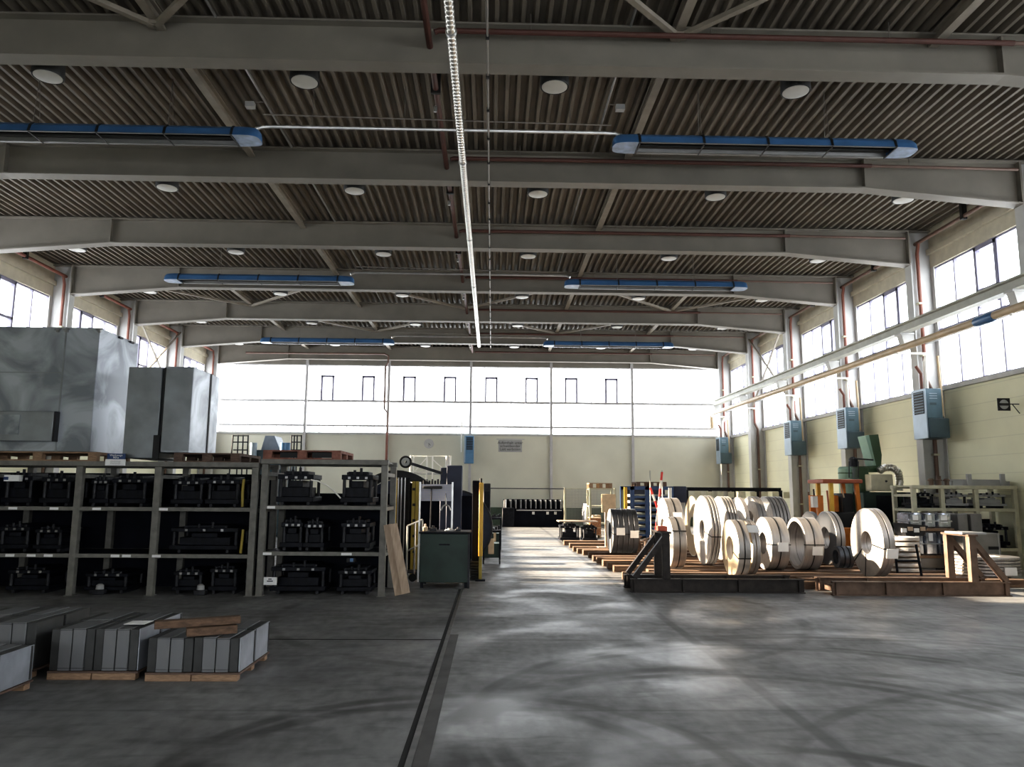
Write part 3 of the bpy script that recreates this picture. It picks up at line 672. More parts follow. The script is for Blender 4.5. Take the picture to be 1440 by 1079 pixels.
for (a, b, l, h, w) in tools:
    z0 = .0 if l == 0 else L1[l-1]
    press_tool(rx(a), rx(b), 12.22, 12.85, z0, h, 'press tool, %s tier of the long rack, %s' % (lvn[l], w), group='press tools in the long left rack')
tools = [(388, 440, 2, .58, 'left half'), (478, 524, 2, .58, 'right half'), (396, 428, 1, .52, 'left side'), (428, 458, 1, .50, 'middle'), (480, 522, 1, .52, 'right side'), (385, 462, 0, .50, 'left half'), (478, 526, 0, .44, 'right half')]
for (a, b, l, h, w) in tools:
    z0 = .0 if l == 0 else L2[l-1]
    press_tool(rx(a), rx(b), 12.22, 12.85, z0, h, 'press tool, %s tier of the rack below the reddish pallet, %s' % (lvn[l], w), group='press tools in the shorter rack')
# small things in the racks
t = thing('die_box', 'black electrical box with blue socket on the short rack bottom tier', 'box', (rx(490), 12.15, .46))
a = aY(487, 775, 12.06); b = aY(500, 787, 12.06)
MB().box(a.x, b.x, 12.06, 12.14, b.z-.05, a.z-.10).build('housing', 'black', t, .01); a = aY(497, 779, 12.04); MB().box(a.x-.05, a.x, 12.04, 12.06, a.z-.12, a.z-.07).build('socket', 'blue', t)
a = aY(343, 674, 12.1); b = aY(341, 712, 12.1)
o = MB().tube([(a.x, 12.1, a.z), (a.x-.01, 12.1, (a.z+b.z)/2), (b.x, 12.1, L1[1]+.01)], .022, 8).build('yellow_strap', 'yellow'); tag(o, 'yellow strap hanging on the top tier of the long rack', 'strap')
a = aY(342, 745, 12.1)
o = MB().tube([(a.x, 12.1, a.z), (a.x-.02, 12.1, L1[0]+.01)], .022, 8).build('yellow_strap', 'yellow'); tag(o, 'yellow strap hanging on the middle tier of the long rack', 'strap')
pts = [aY(*p, 12.12) for p in ((437, 675), (448, 677), (460, 683), (470, 691), (479, 701))]
o = MB().tube(pts, .012, 8).build('curved_hose', 'white'); tag(o, 'pale curved hose on the top tier of the short rack', 'hose')
a = aY(2, 668, 12.08); b = aY(25, 677, 12.08)
t = thing('white_box', 'flat white carton with blue corner at the left end of the top tier', 'box', (a.x, 12.1, b.z)); MB().box(a.x+.03, b.x, 12.10, 12.2, b.z, a.z).build('carton', 'paper', t); MB().box(a.x+.03, a.x+.10, 12.094, 12.10, b.z+.02, a.z-.03).build('blue_print', 'bluesign', t)
a = aY(371, 812, 12.04); b = aY(389, 823, 12.04)
t = thing('paper_note', 'white paper note with dark writing on the bottom tier of short rack', 'sign', (a.x, 12.05, b.z)); MB().box(a.x, b.x, 12.04, 12.05, b.z, a.z).build('sheet', 'paper', t); MB().box(a.x+.05, b.x-.06, 12.036, 12.04, b.z+.05, b.z+.065).box(a.x+.07, b.x-.08, 12.036, 12.04, b.z+.08, b.z+.095).build('writing', 'ink', t)
for (px, py, m) in ((282, 826, 'brass'), (140, 828, 'b')):
    a = aY(px, py, 12.1); z = max(.0, a.z-.08)
    t = thing('tool_part', 'small grey metal casting on the floor under the %s bay of the long rack' % ('third' if m == 'brass' else 'second'), 'part', (a.x, 12.1, 0))
    MB().box(a.x-.09, a.x+.09, 12.05, 12.17, 0, .08).build('casting', 'die2', t, .01); MB().lathe((a.x, 12.11, .08), (0, 0, 1), [(0, .06), (.06, .055), (.08, .03)], 16).build('boss', 'plate', t)
# blue and white sign on the rack top
a = aY(151, 638, 11.93); b = aY(175, 655, 11.93); c = aY(160, 646, 11.93).z
t = thing('rack_sign', 'blue and white card sign fixed to the top beam of the long rack', 'sign', (a.x, 11.93, b.z))
MB().box(a.x, b.x, 11.93, 11.95, c, a.z).build('blue_card', 'bluesign', t); MB().box(a.x-.02, b.x+.005, 11.925, 11.95, b.z, c).build('white_card', 'paper', t)
text('Werkzeuge\nR01a', ((a.x+b.x)/2, 11.927, (c+a.z)/2), .042, 'paper', t); text('Werkzeuge\nWerkzeuge', ((a.x+b.x)/2, 11.922, (c+b.z)/2), .034, 'framel', t)
# pallets and galvanised housings on the rack tops
ZT1 = 2.02; ZT2 = 2.075
a = aY(0, 645, 12.0); b = aY(136, 645, 12.0)
pallet(-7.95, b.x, 12.0, 13.1, ZT1, 'wooden pallet on the long rack under the large galvanised housing')
a = aY(246, 645, 12.05); b = aY(338, 645, 12.05)
pallet(a.x, b.x, 12.0, 13.1, ZT1, 'dark aged pallet on the long rack under the narrow galvanised housing', 'palletd')
a = aY(371, 640, 12.05); b = aY(480, 640, 12.05)
t = pallet(a.x, b.x, 12.0, 13.1, ZT2, 'reddish wooden pallet lying on top of the shorter rack', 'redwood')
MB().box(a.x+.25, a.x+.62, 12.06, 12.08, ZT2+.03, ZT2+.11).box(a.x+.75, b.x-.12, 12.06, 12.08, ZT2+.03, ZT2+.11).build('dark_packing', 'black', t)
zb = ZT1+.15
X1 = -6.29; zt = aY(140, 461, 12.08).z
t = thing('sheet_metal_housing', 'large patchy galvanised sheet housing standing on the pallet at far left', 'housing', (-7.5, 12.6, zb))
MB().box(-9.3, X1, 12.08, 13.42, zb, zt).build('shell', 'galv', t, .008)
xs = aY(85, 560, 12.08).x
MB().box(xs-.012, xs+.012, 12.07, 12.08, zb, zt).box(-9.3, xs, 12.07, 12.08, aY(40, 524, 12.08).z-.006, aY(40, 524, 12.08).z+.006).build('seam', 'galvd', t)
a = aY(0, 578, 11.98); b = aY(73, 621, 11.98)
pb = MB().box(-8.0, b.x, 11.96, 12.08, b.z, a.z).build('hatch', 'galvd', t, .01)
MB().box(b.x, b.x+.03, 11.97, 12.08, b.z, a.z).build('hatch_edge', 'black', t); q = aY(27, 600, 11.96); MB().box(-7.9, q.x, 11.95, 11.96, b.z+.1, a.z-.06).build('hatch_plate', 'galv', pb)
for (px, py) in ((82, 463), (94, 463), (140, 463)): q = aY(px, py, 12.06); MB().bar((q.x-.05, 12.05, q.z-.01), (q.x+.05, 12.05, q.z+.005), .03, .02).box(q.x-.02, q.x+.02, 12.04, 12.08, q.z-.05, q.z).build('clip', 'diel', t)
for py in (0.6, 1.0): MB().bar((X1+.015, 12.08+py, zt-.03), (X1+.015, 12.2+py, zt-.03), .03, .03).build('clip', 'die2', t)
# narrow housings
zt2 = aY(270, 516, 12.12).z
x0 = aY(197, 560, 12.12).x; x1 = aY(225, 560, 12.12).x; x2 = aY(231, 560, 12.12).x; x3 = aY(270, 560, 12.12).x
t = thing('sheet_metal_housing', 'galvanised sheet housing squeezed between the large housing and the narrow one', 'housing', (x1-.3, 12.6, ZT1+.06))
MB().box(x0-.22, x1, 12.14, 13.3, ZT1+.06, zt2-.01).build('shell', 'galvd', t, .008)
a = aY(216, 612, 12.12); MB().box(a.x, x1+.04, 12.12, 12.14, ZT1+.05, a.z).build('edge_gap_strip', 'black', t)  # black strip stands in for the shaded notch at the bottom
t = thing('sheet_metal_housing', 'narrow galvanised sheet housing with dark seams, right of the others on the rack', 'housing', (x3-.2, 12.6, zb))
MB().box(x2, x3, 12.12, 13.30, zb, zt2).build('shell', 'galv', t, .008)
MB().box(x2-.05, x2, 12.16, 13.2, zb, zt2-.01).build('edge_gap_strip', 'black', t)  # black strip stands in for the shaded gap between the housings
MB().box(x3, x3+.012, 12.85, 12.90, zb, zt2).build('seam', 'black', t); MB().box(x2+.005, x3-.005, 12.112, 12.12, zb+.03, zt2-.03).build('front_panel', 'galvd', t)
# ---------------------------------------------------------------- foreground stacks of laminations on pallets
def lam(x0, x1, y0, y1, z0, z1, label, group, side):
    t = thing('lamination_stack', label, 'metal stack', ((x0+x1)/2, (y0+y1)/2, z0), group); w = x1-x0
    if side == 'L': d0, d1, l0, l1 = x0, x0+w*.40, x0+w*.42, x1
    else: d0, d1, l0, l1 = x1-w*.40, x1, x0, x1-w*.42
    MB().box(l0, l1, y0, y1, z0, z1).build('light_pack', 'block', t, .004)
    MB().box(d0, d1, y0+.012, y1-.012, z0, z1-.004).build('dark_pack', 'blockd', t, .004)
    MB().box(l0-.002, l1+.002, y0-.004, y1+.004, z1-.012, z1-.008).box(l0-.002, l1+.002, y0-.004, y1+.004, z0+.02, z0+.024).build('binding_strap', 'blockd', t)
def bearer_pallet(x0, x1, y0, y1, label):
    t = thing('bearer_pallet', label, 'pallet', ((x0+x1)/2, (y0+y1)/2, 0), 'low pallets in the foreground')
    xm = (x0+x1)/2
    for y in (y0, (y0+y1)/2-.04, y1-.08):
        for (a, b) in ((x0, xm-.004), (xm+.004, x1)): MB().box(a, b, y, y+.08, 0, .055).build('bearer', 'pallet', t, .004)
    MB().box(x0, x1+.022, y0, y1, .055, .070).build('deck_board', 'palletd', t); return t
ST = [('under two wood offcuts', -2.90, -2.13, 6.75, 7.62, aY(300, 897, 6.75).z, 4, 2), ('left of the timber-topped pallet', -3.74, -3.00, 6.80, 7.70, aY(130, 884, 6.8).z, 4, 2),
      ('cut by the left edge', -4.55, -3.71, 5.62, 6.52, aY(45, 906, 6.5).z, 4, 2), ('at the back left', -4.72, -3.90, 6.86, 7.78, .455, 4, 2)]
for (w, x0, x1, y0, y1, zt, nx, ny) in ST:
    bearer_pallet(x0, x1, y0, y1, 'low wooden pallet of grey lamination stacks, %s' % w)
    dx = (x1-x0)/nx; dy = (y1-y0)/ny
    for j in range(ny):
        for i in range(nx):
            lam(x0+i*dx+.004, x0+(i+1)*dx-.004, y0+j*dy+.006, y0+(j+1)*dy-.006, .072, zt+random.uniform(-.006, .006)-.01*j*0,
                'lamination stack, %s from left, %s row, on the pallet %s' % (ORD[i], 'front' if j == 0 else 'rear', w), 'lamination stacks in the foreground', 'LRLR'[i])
    if 'wood' in w or 'edge' in w or 'timber' in w:
        for j in range(ny): 
            t = thing('side_sheet', 'pale side sheet of the pallet %s, %s half' % (w, 'front' if j == 0 else 'rear'), 'sheet', (x1, y0+j*dy, .07), 'sheets against the pallet sides')
            MB().box(x1+.004, x1+.012, y0+j*dy+.01, y0+(j+1)*dy-.01, .075, zt-.005).build('sheet', 'blocks', t); MB().box(x1+.012, x1+.018, y0+(j+1)*dy-.05, y0+(j+1)*dy-.03, .08, zt-.01).build('edge_gap_strip', 'blockd', t)
zt = ST[0][5]+.008
o = MB().bar(aZ(262, 889, zt+.036), aZ(333, 884, zt+.036), .10, .068).build('wood_offcut', 'timber', None, .004); tag(o, 'brown timber offcut lying on the right of the front pallet, lower one', 'timber')
a = aZ(217, 879, zt+.103); b = aZ(338, 871, zt+.108)
o = MB().bar(a, b, .10, .062).build('wood_offcut', 'timber', None, .004); tag(o, 'longer brown timber offcut lying across the top of the front pallet', 'timber')
for (px, py, i) in ((195, 876, 1),):
    a = aZ(px, py, ST[i][5]+.012); o = MB().box(a.x-.09, a.x+.09, a.y-.09, a.y+.09, a.z, a.z+.003).build('paper_sheet', 'paper'); tag(o, 'white paper sheet lying on the second foreground stack', 'paper')
# ---------------------------------------------------------------- machinery beyond the short rack
for i, (tp, bt, d) in enumerate((((543, 738), (562, 835), 0), ((551, 737), (572, 833), .0))):
    p = aY(bt[0]-1, bt[1]+2, 11.72-.06*i); q = aY(tp[0]+2, tp[1], 11.86-.06*i)
    o = MB().bar(p, q, .12, .03, (0, 1, 0)).build('plank', 'plank'); tag(o, 'pale wooden plank leaning on the end of the short rack, %s one' % ('left' if i == 0 else 'right'), 'plank', 'leaning planks')
t = thing('hand_cart', 'small steel hand cart frame standing left of the green bench', 'cart', aZ(580, 828))
Yc = 13.97; g = lambda px, py: aY(px, py, Yc)
mb = MB()
for (a, b) in (((573, 740), (571, 826)), ((584, 735), (582, 826)), ((594, 731), (594, 755)), ((573, 740), (594, 731)), ((573, 775), (594, 764))): mb.tube([g(*a), g(*b)], .016, 8)
mb.build('tube_frame', 'silver', t)
q = g(580, 822); MB().lathe((q.x, Yc-.02, .07), (0, 1, 0), [(0, .07), (.04, .07)], 20).build('wheel', 'rubber', t); MB().lathe((q.x+.05, Yc+.3, .07), (0, 1, 0), [(0, .07), (.04, .07)], 20).build('wheel', 'rubber', t); MB().box(q.x-.15, q.x+.08, Yc, Yc+.4, .145, .17).build('platform', 'die2', t)
# fence of rods and guard strips
t = thing('safety_fence', 'dark machine guard with upright rods and a yellow striped light curtain', 'fence', aZ(570, 815))
Yc = 15.0; mb = MB(); z_t = aY(560, 672, Yc).z
for px, m in ((551, 'die2'), (553, 'die2'), (562, 'die2'), (567, 'die'), (572, 'die'), (575, 'die')):
    a = aY(px, 672, Yc); MB().bar((a.x, Yc, 0), (a.x, Yc, z_t), .05, .05).build('post', m, t)
for px in (555, 558):
    a = aY(px, 672, Yc-.05); MB().bar((a.x, Yc-.05, 0), (a.x, Yc-.05, z_t), .02, .02).build('yellow_rod', 'yellow', t)
a = aY(548, 672, Yc); b = aY(592, 672, Yc); MB().box(a.x, b.x, Yc-.02, Yc+.02, z_t-.03, z_t).build('top_rail', 'die2', t); MB().box(a.x, b.x-.02, Yc+.06, Yc+.08, .05, z_t-.1).build('guard_sheet', 'rackback', t)
for px in (560.5, 565, 570):
    q = aY(px, 672, Yc-.08); MB().bar((q.x, Yc-.08, .0), (q.x, Yc-.08, z_t), .018, .018).build('silver_rod', 'silver', t)
for px in (582, 587):
    a = aY(px, 677, Yc-.1); MB().box(a.x-.028, a.x+.028, Yc-.13, Yc-.07, 0, a.z).build('light_curtain', 'yellow', t)
mb = MB()
for i in range(5): q = aY(582, 690+i*22, Yc-.14); mb.box(q.x-.03, q.x+.03, Yc-.136, Yc-.13, q.z, q.z+.05)
mb.build('stripe', 'black', t)
# decoiler: reels, column, arm with wheel
t = thing('decoiler', 'dark blue decoiler with large reel, tall cabinet and wheel arm', 'machine', aZ(620, 812))
Yc = 16.2; c = aY(556, 730, Yc); R = (730-663)/F*Yc*1.0
MB().ring((c.x, Yc, c.z), (0, 1, 0), R, R*.82, .25, 48).build('reel_hood', 'black', t); MB().lathe((c.x, Yc+.1, c.z), (0, 1, 0), [(0, R*.8), (.05, R*.8)], 48).build('reel_disc', 'navy', t)
MB().lathe((c.x, Yc+.0, c.z), (0, 1, 0), [(0, .12), (.2, .12)], 20).build('reel_hub', 'die2', t)
c2 = aY(640, 742, Yc+.3); R2 = (742-690)/F*Yc
MB().ring((c2.x, Yc+.3, c2.z), (0, 1, 0), R2, R2*.55, .2, 48).build('strip_coil', 'navy', t); MB().ring((c2.x, Yc+.26, c2.z), (0, 1, 0), R2*1.02, R2*.96, .03, 48).build('reel_rim', 'die2', t)
a = aY(629, 655, Yc); b = aY(648, 800, Yc); MB().box(a.x, b.x, Yc-.15, Yc+.25, 0, a.z).build('cabinet', 'navy', t, .01)
a2 = aY(620, 658, Yc); MB().box(a2.x, a.x, Yc-.12, Yc+.2, 0, a2.z).build('side_cabinet', 'navy', t, .01)
w = aY(571, 650, Yc-.2); e = aY(622, 666, Yc-.2)
MB().bar(w, e, .06, .15, (0, 1, 0)).build('arm', 'die2', t)
wh = MB().ring((w.x, Yc-.30, w.z), (0, 1, 0), .128, .09, .06, 32).build('wheel', 'rubber', t); MB().ring((w.x, Yc-.285, w.z), (0, 1, 0), .09, .03, .03, 32).build('wheel_disc', 'sill', wh)
a = aY(588, 697, Yc); b = aY(664, 735, Yc); MB().box(a.x, b.x, Yc-.05, Yc+.1, 0, a.z).build('drive_housing', 'rackback', t, .01)
mb = MB()
for i in range(7): q = aY(596+i*4, 676-(i % 2)*2, Yc-.1); mb.tube([(q.x, Yc-.1, a.z), (q.x, Yc-.1, q.z)], .02, 8)
mb.build('roller', 'die2', t)
# grid panel with brush
Yc = 13.9; a = aY(591, 681, Yc); b = aY(636, 705, Yc)
t = thing('tool_board', 'grey grid board hung with tools above the green bench', 'board', (a.x, Yc, b.z))
MB().box(a.x, b.x, Yc, Yc+.015, b.z, a.z).build('panel', 'grid', t)
mb = MB()
for i in range(1, 14): xx = a.x+(b.x-a.x)*i/14; mb.box(xx-.003, xx+.003, Yc-.003, Yc, b.z, a.z)
for i in range(1, 7): zz = b.z+(a.z-b.z)*i/7; mb.box(a.x, b.x, Yc-.003, Yc, zz-.003, zz+.003)
mb.build('grid_line', 'framel', t)
for x in (a.x, b.x): MB().box(x-.015, x+.015, Yc-.01, Yc+.04, 0, a.z+.04).build('upright', 'silver', t)
q = aY(607, 686, Yc-.04); t = thing('hanging_broom', 'broom with black bristles hung head up on the grid board', 'broom', (q.x, Yc-.05, q.z))
x0 = aY(595, 686, Yc).x; x1 = aY(622, 686, Yc).x
MB().box(x0, x1, Yc-.08, Yc-.02, q.z-.02, q.z+.03).build('broom_head', 'black', t, .01); MB().tube([(q.x, Yc-.05, q.z-.02), (q.x-.01, Yc-.05, a.z-.78)], .012, 8).build('handle', 'die2', t)
q = aY(627, 712, Yc-.05); t = thing('clamp_tool', 'pale metal clamp hanging below the grid board', 'tool', (q.x, Yc-.05, q.z))
mb = MB().tube([aY(627, 700, Yc-.05), aY(627, 712, Yc-.05)], .012, 8); mb.tube([aY(620, 718, Yc-.05), aY(623, 712, Yc-.05), aY(627, 710, Yc-.05), aY(631, 712, Yc-.05), aY(634, 718, Yc-.05)], .014, 8); mb.build('jaw', 'silver', t)
mb = MB().tube([aY(627, 694, Yc-.04), aY(627, 701, Yc-.05)], .006, 6); mb.build('hook', 'die2', t)
# green bench
a = aY(591, 748, 13.05); b = aY(660, 825, 13.05)
t = thing('work_bench', 'dark green steel workbench cabinet standing at the edge of the aisle', 'bench', ((a.x+b.x)/2, 13.4, 0))
MB().box(a.x, b.x-.02, 13.05, 13.75, .09, a.z-.03).build('cabinet', 'green', t, .01); MB().box(a.x-.02, b.x, 13.02, 13.8, a.z-.03, a.z).build('bench_top', 'die', t, .006)
for x in (a.x+.04, b.x-.06):
    for y in (13.08, 13.66): MB().box(x-.025, x+.025, y, y+.05, 0, .09).build('leg', 'die', t)
MB().box(b.x-.035, b.x, 13.03, 13.07, 0, a.z).build('corner_post', 'die2', t); q = aY(625, 766, 13.04); MB().box(q.x-.09, q.x+.09, 13.03, 13.05, q.z-.012, q.z+.012).build('pull_handle', 'die', t)
for i, (px, w, h, m, lab) in enumerate(((598, .08, .12, 'card', 'small yellowish bottle'), (609, .12, .09, 'die2', 'small dark vice'), (632, .16, .05, 'plate', 'flat pale tool'), (644, .10, .07, 'die2', 'small grey fitting'))):
    x = aY(px, 748, 13.3).x; o = thing('bench_item', '%s on top of the green workbench' % lab, 'tool', (x, 13.3, a.z)); MB().box(x-w/2, x+w/2, 13.24, 13.36, a.z, a.z+h*.6).build('body', m, o, .01); MB().tube([(x, 13.3, a.z+h*.6), (x, 13.3, a.z+h)], w*.2, 10).build('knob', m, o)
# dark post and yellow curtain right of the bench
a = aY(663, 676, 14.2); b = aY(673, 815, 14.2)
t = thing('machine_column', 'tall black machine column with ribbed foot beside the green bench', 'machine', (a.x, 14.2, 0))
MB().box(a.x+.02, b.x, 14.2, 14.6, .35, a.z).build('column_body', 'rackback', t, .01)
mb = MB()
for i in range(7): mb.box(a.x+.0, b.x+.02, 14.18, 14.62, .02+i*.048, .055+i*.048)
mb.build('bellows', 'rubber', t); MB().box(a.x, b.x+.03, 14.16, 14.64, 0, .02).build('base', 'black', t)
a = aY(672.5, 679, 14.1); b = aY(678.5, 790, 14.1)
t = thing('light_curtain_post', 'orange-yellow light curtain post between the black column and aisle', 'post', (a.x, 14.1, 0))
MB().box(a.x+.02, b.x, 14.08, 14.16, .44, a.z).build('housing', 'yellowo', t, .006); MB().box(a.x+.03, b.x-.01, 14.09, 14.15, .03, .44).build('stand', 'yellow', t); MB().box(a.x-.03, b.x+.05, 14.05, 14.19, 0, .03).build('foot', 'die', t); MB().tube([(a.x+.05, 14.12, a.z), (a.x+.05, 14.12, a.z+.08)], .025, 10).build('beacon', 'black', t)
# grey panel and carts further back
a = aY(680, 680, 19); b = aY(689, 760, 19)
t = thing('control_cabinet', 'tall narrow grey-brown control cabinet behind the yellow post', 'cabinet', (a.x, 19, 0)); MB().box(a.x, b.x, 19, 19.5, 0, a.z).build('cabinet_body', 'die2', t, .01); MB().box(a.x+.02, b.x-.02, 18.985, 19, .2, a.z-.2).build('door', 'die', t)
for (px0, px1, pt, pb, Yc, lab) in ((679, 704, 746, 790, 17.3, 'dark green tool trolley at the left aisle edge'), (688, 705, 728, 768, 21.5, 'dark machine trolley behind the tool trolley')):
    a = aY(px0, pt, Yc); b = aY(px1, pb, Yc)
    t = thing('tool_trolley', lab, 'trolley', (a.x, Yc, 0)); h = a.z
    MB().box(a.x, b.x, Yc, Yc+.6, h-.05, h).build('tray', 'die', t, .006); MB().box(a.x+.03, b.x-.03, Yc+.03, Yc+.57, .14, .45).build('bin', 'green', t, .006)
    MB().box(a.x+.12, b.x-.15, Yc+.01, Yc+.03, .22, .56).build('paper_sack', 'card', t, .01)
    for x in (a.x+.02, b.x-.02):
        for y in (Yc+.02, Yc+.58): MB().box(x-.018, x+.018, y-.018, y+.018, .10, h-.05).build('post', 'die', t); MB().lathe((x-.015, y, .05), (1, 0, 0), [(0, .05), (.03, .05)], 16).build('caster', 'rubber', t)
    mb = MB()
    for i in range(6): xx = a.x+.05+(b.x-a.x-.1)*i/5; mb.box(xx-.02, xx+.03, Yc+.1+.06*i, Yc+.2+.06*i, h, h+.03+.03*(i % 3))
    mb.build('hand_tool', 'die2', t)
# machines visible above the racks at the back left
Yc = 27.; t = thing('hopper_machine', 'grey-blue hopper machine with ladder platforms near the back left corner', 'machine', aZ(380, 760, 0))
base = aY(380, 655, Yc).z
a, b, c, d = aY(367, 633, Yc), aY(373, 613, Yc), aY(386, 613, Yc), aY(394, 633, Yc)
MB().prism([a, b, c, d], (0, .9, 0)).build('hopper', 'hop', t, smooth=False); MB().box(a.x-.2, d.x+.3, Yc-.05, Yc+1, 0, a.z).build('machine_body', 'unitd', t, .02)
for (pxs) in ((328, 335, 342, 349), (410, 414, 418, 424)):
    mb = MB()
    for px in pxs: q = aY(px, 612, Yc-.4); q0 = aY(px-(6 if px == pxs[0] and px < 400 else 0), 642, Yc-.4); mb.tube([(q0.x, Yc-.4, 1.0), (q.x, Yc-.4, q.z)], .025, 8)
    for py in (613, 622, 633): p0 = aY(pxs[0], py, Yc-.4); p1 = aY(pxs[-1], py, Yc-.4); mb.tube([p0, p1], .02, 8)
    p0 = aY(pxs[0], 640, Yc-.4); p1 = aY(pxs[-1], 640, Yc-.4); mb.box(p0.x, p1.x, Yc-.5, Yc+.3, .9, 1.0); mb.box(p0.x, p0.x+.06, Yc-.45, Yc-.39, 0, 1); mb.box(p1.x-.06, p1.x, Yc-.45, Yc-.39, 0, 1)
    mb.build('ladder_platform', 'die2', t)
for px in (357, 399, 404): q = aY(px, 623, Yc-.1); MB().tube([(q.x, Yc-.1, a.z-.5), (q.x, Yc-.1, q.z)], .12, 12).build('pipe_stub', 'unitl' if px < 380 else 'unitb', t)
# white scaffold
Yc = 30.; t = thing('scaffold_tower', 'white tubular scaffold tower behind the decoiler arm', 'scaffold', aZ(600, 760, 0))
mb = MB(); ztop = aY(600, 641, Yc).z
for px in (577, 581, 600, 608, 628, 632): q = aY(px, 660, Yc); mb.tube([(q.x, Yc, 0), (q.x, Yc, ztop)], .03 if px < 620 else .06, 8)
for (py) in (642, 664): mb.tube([aY(577, py, Yc), aY(633, py, Yc)], .025, 8)
mb.tube([aY(582, 664, Yc), aY(600, 644, Yc)], .02, 8); mb.tube([aY(628, 664, Yc), aY(608, 646, Yc)], .02, 8); mb.build('tube_frame', 'white', t)
q0 = aY(577, 664, Yc); q1 = aY(633, 664, Yc); MB().box(q0.x, q1.x, Yc+.04, Yc+.8, q0.z-.08, q0.z-.03).build('platform', 'sill', t); MB().tube([(q0.x, Yc+.8, 0), (q0.x, Yc+.8, q0.z-.08)], .03, 8).tube([(q1.x, Yc+.8, 0), (q1.x, Yc+.8, q0.z-.08)], .03, 8).build('rear_leg', 'white', t)
# ---------------------------------------------------------------- back of the hall, centre
a = aY(708, 702, 35.4); b = aY(790, 742, 35.4)
t = thing('tool_bench', 'long black machine bench with a row of upright cylinders at the back wall', 'machine', ((a.x+b.x)/2, 35.8, 0)); zm = aY(750, 716, 35.4).z
MB().box(a.x, b.x+.1, 35.4, 36.4, 0, zm).build('bench_body', 'rackback', t, .02); MB().box(a.x-.05, a.x+.5, 35.25, 36.4, 0, zm+.05).build('end_cabinet', 'die', t, .02)
for i in range(12): xx = a.x+.1+(b.x-a.x-.15)*i/11; MB().tube([(xx, 35.6, zm), (xx, 35.6, zm+.36), (xx, 35.6, zm+.43)], [.10, .10, .06], 12).build('cylinder', 'die', t); MB().tube([(xx+.02, 35.485, zm+.02), (xx+.02, 35.485, zm+.42)], .018, 6).build('rod', 'silver', t)
MB().box(a.x, b.x, 35.75, 35.8, zm, zm+.44).build('back_plate', 'rackback', t); MB().box(a.x+.6, b.x, 35.37, 35.4, zm-.08, zm-.04).build('front_rail', 'framel', t)
for px in (750, 770, 781): q = aY(px, 720, 35.3); MB().box(q.x-.05, q.x+.06, 35.3, 35.4, q.z-.12, q.z).build('lever', 'silver', t)
# barrier post and wire fence
Yc = 31.; t = thing('wire_fence', 'pale wire mesh fence with beige posts at the back right of the aisle', 'fence', aY(795, 740, Yc))
zz = aY(795, 687, Yc).z; x0 = aY(795, 700, Yc).x; x1 = aY(866, 700, Yc).x
for px in (794.5, 830, 865): q = aY(px, 700, Yc); MB().box(q.x-.04, q.x+.04, Yc-.04, Yc+.04, 0, zz+.02).build('post', 'rackr', t)
MB().add([(x0, Yc, .1), (x1, Yc, .1), (x1, Yc, zz), (x0, Yc, zz)], [(0, 1, 2, 3)]).build('mesh_sheet', 'mesh', t); MB().box(x0, x1, Yc-.02, Yc+.02, zz-.03, zz).build('top_rail', 'rackr', t)
q = aY(689, 687, Yc); MB().tube([(q.x, Yc, zz-.02), (x0, Yc, zz-.02)], .02, 8).build('barrier_cable', 'die2', t); MB().tube([(q.x, Yc, 0), (q.x, Yc, zz)], .03, 8).build('end_post', 'die2', t)
Yc = 31.6; a = aY(829, 687, Yc); b = aY(866, 740, Yc)
t = thing('shelf_unit', 'beige open shelf with a pallet on top near the back wall', 'shelf', (a.x, Yc, 0))
for x in (a.x+.03, b.x-.03):
    for y in (Yc, Yc+.9): MB().box(x-.03, x+.03, y, y+.06, 0, a.z).build('post', 'rackr', t)
for z in (.35, 1.05, a.z): MB().box(a.x, b.x, Yc, Yc+.96, z-.05, z).build('shelf_board', 'rackr', t)
q = aY(829, 687, Yc); pallet(aY(829, 680, Yc).x, aY(861, 680, Yc).x, Yc, Yc+.96, a.z+.002, 'wooden pallet on top of the beige shelf near the back wall', 'pallet', h=.22)
for i, (z, px, w, h, m, lab) in enumerate(((.352, 833, .35, .3, 'card', 'brown carton on the lower board of the beige shelf'), (1.052, 848, .4, .25, 'greybox', 'grey carton on the middle board of the beige shelf'))):
    x = aY(px, 700, Yc+.3).x; o = thing('carton', lab, 'box', (x, Yc+.4, z)); MB().box(x, x+w, Yc+.2, Yc+.6, z, z+h).build('box_body', m, o, .008); MB().box(x+w/2-.03, x+w/2+.03, Yc+.199, Yc+.601, z+h, z+h+.002).build('tape', 'paper', o)
# chipboard panel, timber post
Yc = 20.6; a = aY(846, 695, Yc); b = aY(866, 721, Yc)
t = thing('chipboard_sign', 'square chipboard panel on a pale timber post behind the dark banded coil', 'panel', ((a.x+b.x)/2, Yc, 0)); MB().box(a.x, b.x, Yc, Yc+.03, b.z, a.z).build('board', 'card', t, .004)
c = aY(851, 720, Yc); d = aY(858, 720, Yc); MB().box(c.x, d.x, Yc+.03, Yc+.12, .15, a.z-.05).build('post', 'plank', t); MB().box(c.x-.2, d.x+.2, Yc-.05, Yc+.25, .142, .155).build('foot', 'plank', t)
